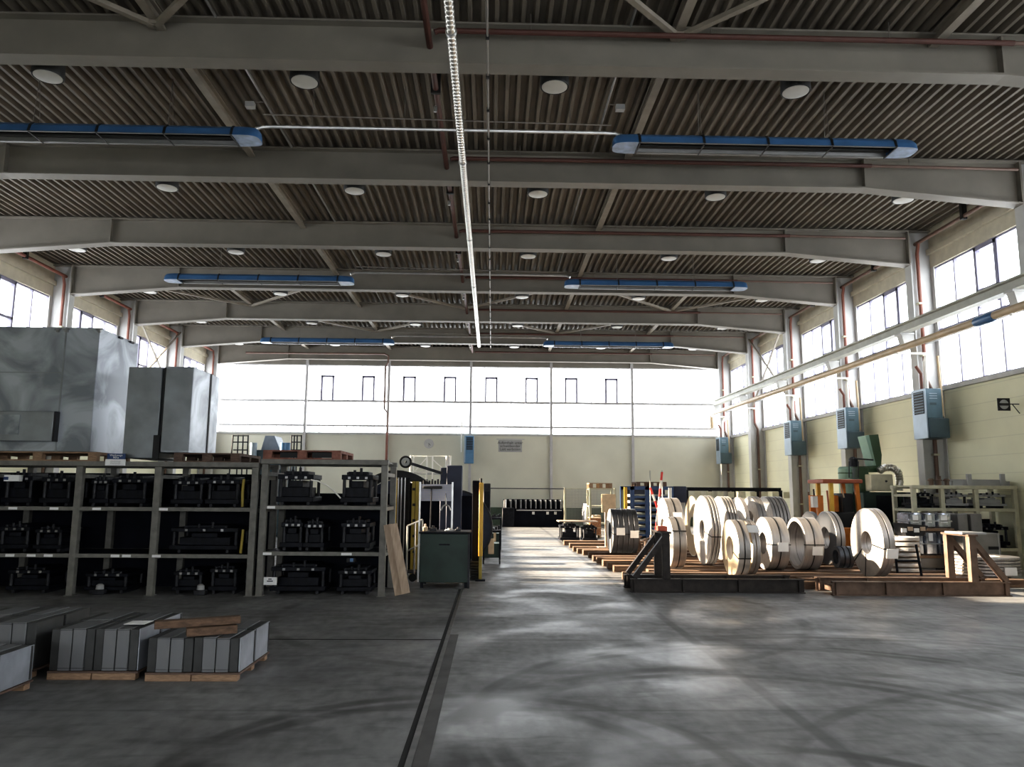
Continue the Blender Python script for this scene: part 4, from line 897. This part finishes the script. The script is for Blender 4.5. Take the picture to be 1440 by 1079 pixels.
# blue roller rack
Yc = 27.0; a = aY(873, 684, Yc); b = aY(945, 745, Yc)
t = thing('roller_rack', 'blue steel rack with stacked grey roller beds at the back right', 'rack', (a.x, Yc, 0)); zt = a.z
for px in (875, 889, 910, 944): q = aY(px, 700, Yc); MB().box(q.x-.07, q.x+.07, Yc-.05, Yc+.05, 0, zt).build('upright', 'bluer', t)
MB().box(a.x, b.x, Yc-.05, Yc+.05, zt-.12, zt).build('top_beam', 'bluer', t)
x0, x1 = aY(889, 700, Yc).x, b.x
for i in range(7): z = .22+i*.22; MB().box(x0, x1, Yc+.05, Yc+1.0, z-.09, z).build('roller_bed', 'greyr', t); MB().box(x0, x1, Yc-.04, Yc+.05, z-.13, z-.06).build('cross_beam', 'bluer', t)
MB().box(x0, x1, Yc+1.0, Yc+1.02, 0, zt).build('gap_shade_sheet', 'navy', t); q = aY(877, 700, Yc); MB().box(q.x-.0, q.x+.11, Yc-.12, Yc-.06, .2, zt-.03).build('yellow_guard', 'yellowo', t)  # navy sheet added to darken the gaps between the roller beds
a2 = aY(895, 680, Yc); b2 = aY(962, 680, Yc); pallet(a2.x, b2.x-.62, Yc, Yc+1.0, zt+.002, 'worn wooden pallet lying on top of the blue roller rack', 'palletd', h=.16)
a = aY(945, 684, Yc+.2); b = aY(966, 707, Yc+.2)
t = thing('steel_cabinet', 'dark navy steel cabinet right of the blue roller rack', 'cabinet', (a.x, Yc+.3, 0)); MB().box(a.x+.06, b.x, Yc+.2, Yc+1.0, b.z, a.z).build('upper_body', 'navy', t, .02); MB().box(a.x+.1, b.x-.03, Yc+.3, Yc+.9, 0, b.z).build('plinth', 'sill', t, .01)
# red and white barrier poles
Yc = 22.8
for i, (p, q, lab) in enumerate((((914.5, 686), (925, 716), 'red and white striped pole leaning to the left behind the coils'), ((931, 664), (923.5, 735), 'longer red and white striped pole leaning to the right behind the coils'))):
    A, C = aY(*p, Yc-.1+.2*i), aY(*q, Yc-.1+.2*i); C = A+(C-A)*(A.z/(A.z-C.z))
    t = thing('striped_pole', lab, 'pole', (C.x, C.y, C.z), 'striped barrier poles'); n = 9; r1, r2 = MB(), MB()
    for k in range(n): (r1 if k % 2 else r2).tube([A+(C-A)*(k/n), A+(C-A)*((k+1)/n)], .035, 10)
    r1.build('white_band', 'white', t); r2.build('red_band', 'redp', t); 
for i, px in enumerate((914, 931)):
    A = aY(px, 662, Yc+.3+i*.1); t = thing('clear_stand', 'thin grey stand rod %s behind the striped poles' % ('left' if i == 0 else 'right'), 'rod', (A.x, A.y, 0)); MB().tube([(A.x, A.y, 0), (A.x, A.y, A.z)], .018, 8).build('rod', 'greyr', t); MB().box(A.x-.12, A.x+.12, A.y-.12, A.y+.12, .0, .02).build('foot', 'die2', t)
A = aY(942, 686, 24.5); t = thing('white_post', 'white bollard post between striped poles and big coils', 'post', (A.x, 24.5, 0)); MB().box(A.x-.05, A.x+.05, 24.45, 24.55, 0, A.z).build('post_body', 'white', t, .01); MB().box(A.x-.12, A.x+.12, 24.38, 24.62, 0, .02).build('foot', 'die2', t)
# bar storage along the far right
Yc = 30.0; a = aY(966, 689, Yc); b = aY(1098, 689, Yc)
t = thing('bar_rack', 'long dark steel bar rack behind the big strip coils', 'rack', (a.x, Yc, 0))
for i in range(5): x = a.x+(b.x-a.x)*i/4; MB().box(x-.06, x+.06, Yc, Yc+.12, 0, a.z).build('post', 'die', t)
MB().box(a.x, b.x, Yc-.04, Yc+.1, a.z-.04, a.z+.1).build('top_beam', 'die', t); MB().box(a.x, b.x, Yc, Yc+.5, .7, .8).build('lower_beam', 'die', t)
mb = MB()
for i in range(9): x = a.x+.3+i*.44; mb.box(x, x+.24, Yc-.05, Yc+.02, a.z-.3, a.z-.06)
mb.build('tag_board', 'rackr', t)
# ---------------------------------------------------------------- timbers under the coils
ends = [(793, 767, 27), (801, 771, 1), (806, 776, 1), (812, 779, 1), (820, 781, 1), (828, 785, 1), (834, 790, 1), (840, 793, 1), (848, 797, 1), (855, 801, 1), (863, 805, 1)]
TH = .14; last = None
for i, (px, py, _) in enumerate(ends):
    p = aZ(px, py); x1 = (8.9 if p.y < 15.3 else 8.3 if p.y < 17.3 else 7.2)+random.uniform(-.3, .3); w = .2
    o = MB().box(p.x, x1, p.y, p.y+w, 0, TH-random.uniform(0, .008)).build('timber_bearer', 'timberd' if i in (5, 6) else 'timber', None, .012)
    tag(o, 'oily timber bearer on the floor under the coils, %s from the back' % (ORD[i] if i else 'farthest'), 'timber', 'timber bearers under the coils'); o['label'] = o['label'].replace('farthest from the back', 'one farthest back'); last = p
for i, (y, xa, xb) in enumerate(((14.78, 3.0, 9.2), (14.25, 2.44, 9.3), (13.78, 2.6, 5.15), (13.42, 2.75, 5.0), (13.78, 5.3, 9.35), (13.42, 5.4, 9.4))):
    o = MB().box(xa, xb, y, y+.3, 0, TH-.004*(i % 2)).build('timber_bearer', 'timber', None, .012)
    tag(o, 'broad timber bearer in front of the coils, %s' % ('fourth row from the steel stands', 'third row from the steel stands', 'second row behind the dark left stand', 'directly behind the dark left stand', 'second row behind the brown right stand', 'directly behind the brown right stand')[i], 'timber', 'broad timbers behind the stands')
# ---------------------------------------------------------------- strip coils
def coil(px, top, bot, xr, hole, n, label, face='steel', tread='steelt', zb=TH+.004, ang=(), mid=False, note=None, group=None, dy=0):
    p = aZ(px, bot, zb); Y = p.y+dy; a = (p-CAM).dot(fw); R = (bot-top)/2*a/F*1.01; r = hole/2*a/F
    zc = zb+R; X0 = p.x; hw = (bot-top)/2*X0/Y; X1 = aY(xr-hw, (top+bot)/2, Y).x; w = (X1-X0)/n
    t = thing('strip_coil', label, 'coil', (X0, Y, zb), group)
    for i in range(n):
        g_ = .016 if n > 2 else .008; q = MB().lathe((X0+i*w, Y, zc), (1, 0, 0), [(0, r), (0, R-.008), (.008, R), (w-g_-.008, R), (w-g_, R-.008), (w-g_, r)], 64, True)
        me = q.build('slit_ring', tread, t); me.data.materials.append(M[face])
        for pl in me.data.polygons:
            if abs(pl.normal.x) > .8: pl.material_index = 1
    if n > 1: MB().ring((X0+.02, Y, zc), (1, 0, 0), R-.02, r+.004, X1-X0-.06, 48).build('gap_shade_core', 'strap', t)  # black core added inside, keeps the gaps between rings dark
    mb = MB()
    for an in ang:                       # steel straps over face and tread
        d = Vector((0, math.cos(an), math.sin(an))); c = Vector((X0, Y, zc)); s = d.cross(Vector((1, 0, 0)))
        mb.bar(c+d*r+Vector((-.004, 0, 0)), c+d*R+Vector((-.004, 0, 0)), .02, .004, (1, 0, 0)); mb.bar(c+d*(R+.003)-Vector((.004, 0, 0)), c+d*(R+.003)+Vector((X1-X0, 0, 0)), .02, .004, d)
    if mid: mb.ring((X0+(X1-X0)*.45, Y, zc), (1, 0, 0), R+.004, R-.01, .02, 64, .001)
    if mb.v: mb.build('strap', 'strap', t)
    if note:
        for (fx, an) in note:
            d = Vector((0, -math.cos(an), math.sin(an))); c = Vector((X0+(X1-X0)*fx, Y, zc))+d*(R+.008); u_ = Vector((0, math.sin(an), math.cos(an)))
            o = MB().bar(c-Vector((.10, 0, 0)), c+Vector((.10, 0, 0)), .17, .004, d).build('paper_label', 'paper', t)
    return t, X0, X1, Y, zc, R, r
H = math.pi
coil(858, 717, 778, 898.5, 24, 5, 'dark blued coil of five slit rings with two white paper labels beside the aisle', 'steel', 'steelb', ang=(H+.1,), note=((.28, .02), (.80, -.10)))
coil(932.5, 702, 783, 962, 24, 2, 'tall pale coil with white label, behind the shorter coil near the dark stand', ang=(), mid=True, note=((.6, .42),))
coil(939, 728.5, 799, 966, 22, 2, 'pale coil directly behind the dark steel stand, with a dark band', ang=(H-.5,), mid=True)
coil(988.5, 699, 794, 1014, 27, 3, 'large pale coil of three slit rings at the left of the big coil row', ang=(H+.15,))
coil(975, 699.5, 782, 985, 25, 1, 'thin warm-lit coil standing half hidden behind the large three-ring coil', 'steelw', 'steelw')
coil(1012, 700, 788, 1040, 26, 4, 'large coil of four slit rings right behind the three-ring coil', ang=())
coil(1038, 701, 782, 1056, 26, 1, 'single pale coil in the back row between the multi-ring coils')
coil(1056, 700, 781, 1080, 42, 2, 'pale coil with wide bluish bore in the back row')
coil(1076, 700, 778, 1113, 28, 5, 'back row coil of five slit rings at the right end')
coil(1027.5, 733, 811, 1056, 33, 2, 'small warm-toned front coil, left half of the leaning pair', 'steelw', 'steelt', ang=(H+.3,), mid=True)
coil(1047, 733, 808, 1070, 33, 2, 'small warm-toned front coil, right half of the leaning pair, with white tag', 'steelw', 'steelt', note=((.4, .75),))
coil(1074, 729, 801, 1111, 30, 2, 'pale coil with narrow bore and white label in the front row', ang=(H,), mid=True, note=((.58, -.08),))
coil(1120, 729.5, 801, 1158.5, 62, 2, 'pale coil with very wide open bore and white label in the front row', ang=(H,), mid=True, note=((.62, -.22),))
coil(1139, 721, 786, 1158, 30, 1, 'dark blue-grey coil half hidden behind the wide-bore coil', 'steelb', 'steelb')
coil(1162, 721, 794, 1189, 30, 2, 'dark grey coil standing right of the wide-bore coil', 'steelb', 'steelt', mid=True)
coil(1176, 769, 799, 1203, 20, 3, 'small dark coil lying low between the dark grey coil and the big right coil', 'steelb', 'steelb')
coil(1221, 717, 812, 1258.5, 32, 2, 'big pale coil with radial straps standing alone at the right', ang=(H+.12, -.65, H/2+3.3), note=((.7, -.25),))
coil(821, 709, 741, 829, 12, 1, 'small white coil far back beside the copper crate', 'paper', 'paper', zb=.02)
# flat lying coils
def flat(px, py, Rpx, n, h, label, m='steelt', zb=TH+.004, zgap=.02):
    p = aZ(px, py, zb); R = Rpx*p.y/F; t = thing('flat_coil_stack', label, 'coil stack', (p.x, p.y+R, zb))
    for i in range(n):
        z = zb+i*(h+zgap); MB().ring((p.x, p.y+R, z), (0, 0, 1), R, R*.45, h, 48).build('flat_ring', m, t)
        if i < n-1: MB().box(p.x-R*.9, p.x+R*.9, p.y+R*.6, p.y+R*.75, z+h, z+h+zgap).box(p.x-R*.9, p.x+R*.9, p.y+R*1.25, p.y+R*1.4, z+h, z+h+zgap).build('spacer', 'plank', t)
    return t, p, R
flat(1282, 805, 24, 7, .062, 'stack of flat-lying bright slit coils right of the big coil', 'steel', zgap=.035)
t, p, R = flat(1414, 812, 44, 6, .045, 'stack of flat-lying coils at the right edge with a white label', 'steelt', zb=.145, zgap=.012)
q = aY(1421, 804, p.y-.01); MB().box(q.x-.11, q.x+.11, p.y-.03, p.y-.015, q.z-.07, q.z+.07).build('paper_label', 'paper', t)
# wrapped bundles, cartons and a scrap tray
Yw = 16.4
for r_ in range(2):
    zb = (.36, .91)[r_]; hb = (.49, .31)[r_]
    for i, (a_, b_) in enumerate(((1280, 1301), (1301, 1320), (1320, 1342))):
        x0, x1 = aY(a_, 760, Yw-.55).x, aY(b_, 760, Yw-.55).x-.02
        t = thing('wrapped_bundle', 'silver-wrapped sheet bundle, %s tier, %s in the stack by the right shelf' % (('lower', 'upper')[r_], ('left', 'middle', 'right')[i]), 'bundle', (x0, Yw, zb), 'silver-wrapped bundles')
        MB().box(x0, x1, Yw-.55, Yw-.05, zb, zb+hb).build('wrapping', 'wrap', t, .03); MB().box(x0+.08, x1-.1, Yw-.556, Yw-.55, zb+hb-.2, zb+hb-.04).build('label', 'paper', t); MB().box(x0-.004, x1+.004, Yw-.556, Yw-.045, zb+hb*.45, zb+hb*.45+.02).build('binding', 'plate', t)
    x0, x1 = aY(1280, 760, Yw-.55).x, aY(1342, 760, Yw-.55).x
    o = MB().box(x0, x1, Yw-.58, Yw-.02, zb-.055, zb-.002).build('spacer_board', 'pallet', None, .004); tag(o, 'orange-brown wooden board under the %s tier of wrapped bundles' % ('lower', 'upper')[r_], 'board')
o = thing('steel_bin', 'grey steel bin carrying the wrapped bundles beside the right shelf', 'bin', (aY(1310, 790, Yw).x, Yw, 0)); MB().box(aY(1280, 760, Yw-.55).x, aY(1342, 760, Yw-.55).x, Yw-.58, Yw-.02, .1, .303).build('bin_body', 'greybox', o, .01)
for px in (1285, 1337): x = aY(px, 790, Yw-.55).x; MB().box(x-.04, x+.04, Yw-.55, Yw-.05, 0, .1).build('foot', 'die2', o)
for i, (pa, pb_, pt, pbm, Yc, lab) in enumerate(((1346, 1364, 723, 760, 16.45, 'grey carton block left of a pair in front of right shelf'), (1364, 1384, 723, 760, 16.45, 'grey carton block right of a pair in front of right shelf'), (1352, 1411, 750, 800, 15.74, 'large grey carton with dark handle slot before the right shelf'))):
    a, b = aY(pa, pt, Yc-.6), aY(pb_, pbm, Yc-.6); zb = 0
    t = thing('grey_crate', lab, 'crate', (a.x, Yc, zb)); MB().box(a.x+.01, b.x-.01, Yc-.6, Yc-.05, zb+.08, a.z).build('crate_body', 'greybox', t, .012); MB().box(a.x+.02, b.x-.02, Yc-.58, Yc-.08, zb, zb+.08).build('skid', 'pallet', t)
    if i < 2: MB().box(a.x+.03, b.x-.05, Yc-.606, Yc-.6, a.z-.55, a.z-.44).build('slot', 'black', t)
    else: q = aY(1390, 771, Yc-.6); MB().box(q.x, q.x+.22, Yc-.606, Yc-.6, q.z-.03, q.z+.03).build('slot', 'black', t); MB().box(b.x-.06, b.x-.045, Yc-.607, Yc-.6, .1, a.z).build('binding', 'plate', t)
Yt = 15.36; a, b = aY(1270, 736, Yt), aY(1306, 754, Yt)
t = thing('scrap_tray', 'black sloping scrap tray with pale offcuts behind the big right coil', 'tray', (a.x, Yt, b.z)); mb = MB().prism([(a.x, Yt, a.z), (b.x, Yt, a.z-.05), (b.x-.1, Yt, b.z), (a.x+.05, Yt, b.z)], (0, .42, 0)); mb.build('tray_body', 'black', t, smooth=False)
for x in (a.x+.12, b.x-.2): MB().box(x-.03, x+.03, Yt+.2, Yt+.26, 0, b.z).build('leg', 'die', t)
for i in range(4): x = a.x-.05+.13*i; MB().box(x, x+.1, Yt-.03+.005*i, Yt, a.z-.18+.03*(i % 2), a.z-.10+.03*(i % 2)).build('offcut', 'plank' if i % 2 else 'paper', t)
# low rail stand in front of the flat coils
Yc = 13.9; t = thing('rail_stand', 'thin dark steel rail stand in front of the flat coil stack', 'stand', aZ(1280, 815, TH)); mb = MB()
for (p, q) in (((1258, 770), (1262, 806)), ((1288, 766), (1296, 810)), ((1262, 789), (1292, 789))): mb.tube([aY(*p, Yc), aY(*q, Yc)], .022, 8)
mb.build('frame', 'die', t)
# ---------------------------------------------------------------- steel stands
def stand(x0, x1, y0, label, m, flip, mtop):
    t = thing('coil_stand', label, 'stand', ((x0+x1)/2, y0, 0), 'steel coil stands'); h = .22; d = .62
    for y in (y0, y0+d):
        mb = MB().box(x0, x1, y+.05, y+.065, 0, h); mb.box(x0, x1, y, y+.12, h-.015, h); mb.box(x0, x1, y, y+.12, 0, .015)
        for f in (.02, .30, .62, .97): xx = x0+(x1-x0)*f; mb.box(xx-.012, xx+.012, y+.005, y+.115, 0, h)
        mb.build('base_beam', m, t)
    xe = x0 if not flip else x1; s = 1 if not flip else -1; xu = xe+s*.58; zt_ = .94
    for f in (.06, .92): xx = x0+(x1-x0)*f; MB().box(xx-.05, xx+.05, y0+.12, y0+d, .03, .13).build('cross_beam', m, t)
    for y in (y0+.05, y0+d+.05):
        MB().box(xu-.06, xu+.06, y-.05, y+.05, h, zt_).build('upright', mtop, t, .006)
        MB().bar((xe+s*.06, y, h+.02), (xu-s*.02, y, zt_-.06), .08, .09, (0, 1, 0)).build('diagonal_brace', m, t)
    MB().box(xu-.08, xu+.08, y0-.02, y0+d+.12, zt_, zt_+.03).build('top_plate', mtop, t)
    return t, xu, zt_, d
a, b = aZ(888, 834), aZ(1130, 834)
t, xu, zt_, d = stand(a.x, b.x, a.y, 'dark steel A-frame coil stand on the floor left of the coils', 'steeld', False, 'steeld')
MB().box(xu-.07, xu+.07, a.y+.2, a.y+.42, zt_+.03, zt_+.11).build('red_pad', 'redpad', t, .01, label='worn red pad')
a, b = aZ(1172, 838), aZ(1418, 838)
t, xu, zt_, d = stand(a.x, b.x, a.y-.02, 'worn brown coil stand with A-frame at the lower right', 'rust', True, 'rust')
MB().box(xu-.14, xu+.26, a.y+.02, a.y+.5, zt_+.03, zt_+.06).build('loose_plate', 'plate', t)
o = MB().box(5.2, 6.9, 13.12, 13.28, 0, .13).build('timber_bearer', 'timber', None, .01); tag(o, 'sunlit loose timber left of the brown right stand', 'timber')
# ---------------------------------------------------------------- press tools beside the aisle (far)
p = aZ(778, 758); q = aZ(822, 758)
for i, (x0, x1, y0, h, lab) in enumerate(((p.x+.1, p.x+.75, 25.2, .62, 'left'), (p.x+.82, p.x+1.3, 25.0, .58, 'right'))):
    press_tool(x0, x1, y0, y0+.7, .0, h, 'dark press tool at the far end of the timbers, %s of the two' % lab, 'die', 'die2', group='press tools by the aisle')
o = MB().box(p.x+.05, p.x+1.32, 25.0, 25.9, .64, .67).build('sheet_board', 'plank'); tag(o, 'pale board lying over the two dark press tools by the aisle', 'board')
p = aY(830, 727, 27.2); q = aY(846, 742, 27.2)
t = thing('copper_crate', 'wire crate of copper-coloured parts beside the white coil', 'crate', (p.x, 27.2, 0)); MB().box(p.x+.02, q.x-.02, 27.22, 27.8, .12, p.z-.05).build('copper_parts', 'copper', t); mb = MB()
for z in (.1, .35, p.z-.06): mb.box(p.x, q.x, 27.18, 27.84, z, z+.025)
mb.build('crate_wire', 'card', t)
for x in (p.x+.04, q.x-.04): MB().box(x-.03, x+.03, 27.2, 27.82, 0, .1).build('foot', 'card', t)
# rusty scrap heap between coil and pole
p = aZ(905, 775, TH)
for i in range(5):
    x = p.x-.25+.17*i; y = p.y+.15+.12*(i % 2); t = thing('machine_part', 'rusty brown machine part between the blued coil and dark stand, %s from left' % ORD[i], 'part', (x, y, TH), 'rusty parts among the coils')
    MB().lathe((x, y, TH+.002), (0, 0, 1), [(0, .09), (.1+.05*(i % 3), .085), (.16+.05*(i % 3), .05), (.3+.08*(i % 2), .045)], 14).build('casting', 'rust', t); MB().bar((x-.07, y-.02, TH+.25), (x+.09, y+.02, TH+.3+.05*(i % 2)), .05).build('lug', 'rust', t)
# ---------------------------------------------------------------- right shelf and machines
Ys = 16.75; px_ = [1289, 1329, 1377, 1432]; posts = [aY(p, 740, Ys).x for p in px_]
zt = aY(1360, 684, Ys).z; zs = aY(1360, 715, Ys).z
rack(posts, Ys, Ys+.9, [.45, zs], zt-.06, 'beige steel shelf of grey press tools against the right wall', [], 1.05, 'rackr', .09, .07, 'rackback')
for i in range(3):
    x0, x1 = posts[i]+.1, posts[i+1]-.1
    press_tool(x0, x1, Ys+.16, Ys+.75, zs, zt-.06-zs-.06, 'grey press tool on the upper board of the right shelf, %s bay' % ('left', 'middle', 'right')[i], 'plate' if i else 'die', 'die2', group='press tools in the right shelf')
    if i != 1: press_tool(x0, x1, Ys+.16, Ys+.75, .45, .55, 'dark press tool on the lower board of the right shelf, %s bay' % ('left', 'middle', 'right')[i], group='press tools in the right shelf')
a = aY(1336, 672, Ys+.3); t = thing('flat_bar_stack', 'grey flat steel bars lying on top of the right shelf', 'steel bars', (a.x, Ys+.3, zt)); zq = zt+.018
mb = MB()
for i in range(3): mb.box(a.x+.02*i, XR-.12, Ys+.2+.12*i, Ys+.3+.12*i, zq, zq+.10+.02*i)
mb.build('bar', 'plate', t); 
for px in (1357, 1427): q = aY(px, 664, Ys+.3); MB().box(min(q.x, XR-.3)-.05, min(q.x, XR-.3)+.05, Ys+.15, Ys+.2, zq, q.z-.05).build('end_stop', 'plate', t)
for i, px in enumerate((1309, 1320, 1331)):
    q = aY(px, 675, Ys+.3); t = thing('pipe_fitting', 'rusty pipe fitting on the left end of the right shelf top, %s of three' % ('left', 'middle', 'right')[i], 'fitting', (q.x, Ys+.3, zq), 'rusty fittings on the right shelf'); MB().tube([(q.x, Ys+.3, zq), (q.x, Ys+.3, zq+.15+.06*(i % 2))], .05, 12).build('body', 'rust', t); MB().ring((q.x, Ys+.3, zq+.1), (0, 0, 1), .075, .04, .03, 18).build('flange', 'rust', t)
# green extraction machine
Yg = 20.3; t = thing('extraction_machine', 'green machine with pale tank, chute and silver flexible duct by right wall', 'machine', aZ(1240, 770))
g = lambda px, py, y=Yg: aY(px, py, y)
a, b = g(1186, 656), g(1207, 700); MB().lathe(((a.x+b.x)/2, Yg+.3, .9), (0, 0, 1), [(0, (b.x-a.x)/2), (a.z-.95, (b.x-a.x)/2), (a.z-.9, (b.x-a.x)/2-.04)], 24).build('tank', 'greenl', t)
MB().ring(((a.x+b.x)/2, Yg+.3, g(1196, 665).z-.02), (0, 0, 1), (b.x-a.x)/2+.01, (b.x-a.x)/2-.03, .03, 24).build('tank_band', 'greenm', t)
a2, b2 = g(1207, 657), g(1226, 735); MB().box(a2.x, b2.x, Yg, Yg+.6, 0, a2.z).build('frame_body', 'greenm', t, .02)
poly = [g(1218, 613), g(1235, 611), g(1241, 640), g(1239, 658), g(1222, 658), g(1232, 655)]
MB().prism([g(1222, 612), g(1235, 611), g(1240, 640), g(1239, 658), g(1233, 658), g(1232, 655)], (0, .5, 0)).build('chute', 'greenm', t, smooth=False)
MB().prism([g(1217, 613), g(1222, 612), g(1232, 655), g(1229, 655)], (0, .45, 0)).build('chute_edge', 'greenl', t, smooth=False)
MB().box(b2.x-.25, g(1240, 657).x, Yg+.05, Yg+.5, g(1230, 664).z, g(1230, 656).z).build('chute_base', 'greenm', t)
MB().tube([g(1200, 645, Yg-.02), g(1228, 647, Yg-.02)], .02, 8).tube([g(1194, 649, Yg-.02), g(1194, 672, Yg-.02)], .015, 8).tube([g(1207, 649, Yg-.02), g(1207, 672, Yg-.02)], .015, 8).build('handrail', 'die2', t)
MB().lathe(g(1200, 651, Yg+.3), (0, 0, 1), [(-.1, .12), (.1, .12), (.16, .05)], 16).build('motor', 'die2', t)
a3, b3 = g(1224, 667, Yg-.3), g(1257, 691, Yg-.3); MB().box(a3.x, b3.x, Yg-.3, Yg+.3, b3.z, a3.z).build('cream_box', 'cream', t, .015)
q = g(1246, 677, Yg-.3); MB().lathe((q.x, Yg-.3, q.z), (0, -1, 0), [(0, .03), (.03, .025)], 12).build('knob', 'black', t)
pts = [g(1236, 663, Yg-.1), g(1243, 658, Yg-.1), g(1255, 658, Yg-.1), g(1263, 664, Yg-.1), g(1265, 675, Yg-.1), g(1264, 693, Yg-.1)]
fine = []; rs = []
for i in range(len(pts)-1):
    for k in range(6): fine.append(pts[i].lerp(pts[i+1], k/6)); rs.append(.105 if k % 2 else .088)
MB().tube(fine, rs, 14).build('flexible_duct', 'duct', t)
a4, b4 = g(1214, 692, Yg-.4), g(1287, 740, Yg-.4); MB().box(a4.x, b4.x, Yg-.4, Yg+.5, 0, a4.z).build('lower_cabinet', 'green', t, .02)
a5, b5 = g(1232, 697, Yg-.41), g(1266, 735, Yg-.41); MB().box(a5.x, b5.x, Yg-.42, Yg-.4, b5.z, a5.z).build('door', 'die', t, .006); MB().box(g(1267, 703, Yg-.41).x, b4.x-.03, Yg-.415, Yg-.4, g(1267, 715, Yg-.41).z, g(1267, 703, Yg-.41).z).build('opening', 'black', t)
# orange forklift seen from the side
Yf = 19.0; t = thing('forklift', 'orange forklift with faded red roof parked behind the coils', 'forklift', aZ(1185, 770)); g = lambda px, py, y=Yf: aY(px, py, y)
a, b = g(1155, 674), g(1211, 680); MB().box(a.x, b.x, Yf-.1, Yf+.85, b.z, a.z).build('roof', 'redor', t, .015)
for (p0, p1, w) in (((1168, 679), (1171, 740), .09), ((1204, 679), (1210, 740), .09)):
    for y in (Yf, Yf+.75): A, C = aY(*p0, Yf), aY(*p1, Yf); MB().bar((A.x, y, A.z), (C.x, y, C.z), w).build('roof_post', 'orange' if p0[0] > 1180 else 'yellowo', t)
MB().tube([g(1182, 680), g(1187, 700)], .018, 8).build('brace', 'card', t)
a, b = g(1186, 694), g(1204, 740); MB().box(a.x, b.x, Yf+.05, Yf+.7, .5, a.z).build('seat_back', 'black', t, .03); a, b = g(1177, 720), g(1204, 735); MB().box(a.x, b.x, Yf, Yf+.75, .5, a.z).build('seat', 'black', t, .03)
a, b = g(1160, 727), g(1214, 760); MB().box(a.x, b.x, Yf-.05, Yf+.85, .22, .78).build('chassis', 'orange', t, .03)
for px in (1166, 1206):
    for y in (Yf-.15, Yf+.75): q = g(px, 765); MB().lathe((q.x, y, .23), (0, 1, 0), [(0, .20), (.03, .23), (.15, .23), (.18, .20)], 24).build('wheel', 'rubber', t)
a = g(1152, 697); MB().box(a.x, a.x+.14, Yf+.1, Yf+.2, .1, a.z).box(a.x, a.x+.14, Yf+.55, Yf+.65, .1, a.z).build('mast', 'orange', t); MB().box(a.x-.12, a.x, Yf+.1, Yf+.25, a.z-.3, a.z-.02).build('work_lamp', 'white', t); MB().bar((a.x+.02, Yf+.15, .12), (a.x-.75, Yf+.15, .12), .1, .04).bar((a.x+.02, Yf+.6, .12), (a.x-.75, Yf+.6, .12), .1, .04).build('fork', 'die2', t)
q = g(1178, 697); MB().box(q.x, q.x+.12, Yf+.2, Yf+.5, .7, q.z).build('dashboard', 'orange', t, .02)
for i, (px, pt, m) in enumerate(((1137, 692, 'rust'), (1144, 688, 'die2'), (1148, 690, 'card'), (1163, 690, 'redor'))):
    q = aY(px, pt, 21.6+.1*i); o = MB().tube([(q.x+.08, 21.6+.1*i, 0), (q.x, 21.6+.1*i, q.z)], .025, 8).build('metal_rod', m); tag(o, 'upright metal rod left of the forklift, %s of the four' % ['leftmost', 'second', 'third', 'rightmost'][i], 'rod', 'upright rods by the forklift')
# ---------------------------------------------------------------- light
w = bpy.data.worlds.new('sky'); bpy.context.scene.world = w; w.use_nodes = True; nt = w.node_tree
bg = nt.nodes['Background']; bg.inputs['Color'].default_value = (.985, .985, .985, 1); bg.inputs['Strength'].default_value = 4.5
sd = bpy.data.lights.new('sun', 'SUN'); sd.energy = 26; sd.angle = .012; sd.color = (1, .80, .58); so = bpy.data.objects.new('sun', sd); col.objects.link(so)
so.rotation_euler = Vector((1, -.06, -.30)).to_track_quat('-Z', 'Y').to_euler()
def portal(loc, d, sx, sy):
    l = bpy.data.lights.new('window_portal', 'AREA'); l.shape = 'RECTANGLE'; l.size = sx; l.size_y = sy; l.cycles.is_portal = True
    o = bpy.data.objects.new('window_portal', l); col.objects.link(o); o.location = loc; o.rotation_euler = Vector(d).to_track_quat('-Z', 'Z').to_euler()
portal((XR+.12, (YF+YB)/2, (SILL+WTOP)/2), (-1, 0, 0), YB-YF, WTOP-SILL)
portal((XL-.12, (LW+YB)/2, (SILL+WTOP)/2), (1, 0, 0), YB-LW, WTOP-SILL)
portal(((XL+XR)/2, YF-.12, 1.95), (0, 1, 0), 16, 1.9)
portal(((CL+CR)/2, YB+.12, (SILL+7.75)/2), (0, -1, 0), CR-CL, 7.75-SILL)
sc = bpy.context.scene
sc.view_settings.view_transform = 'Standard'; sc.view_settings.look = 'Medium High Contrast'; sc.view_settings.exposure = .82
sc.cycles.max_bounces = 8; sc.cycles.diffuse_bounces = 5; sc.cycles.transparent_max_bounces = 12; sc.cycles.use_denoising = True; sc.cycles.sample_clamp_indirect = 8
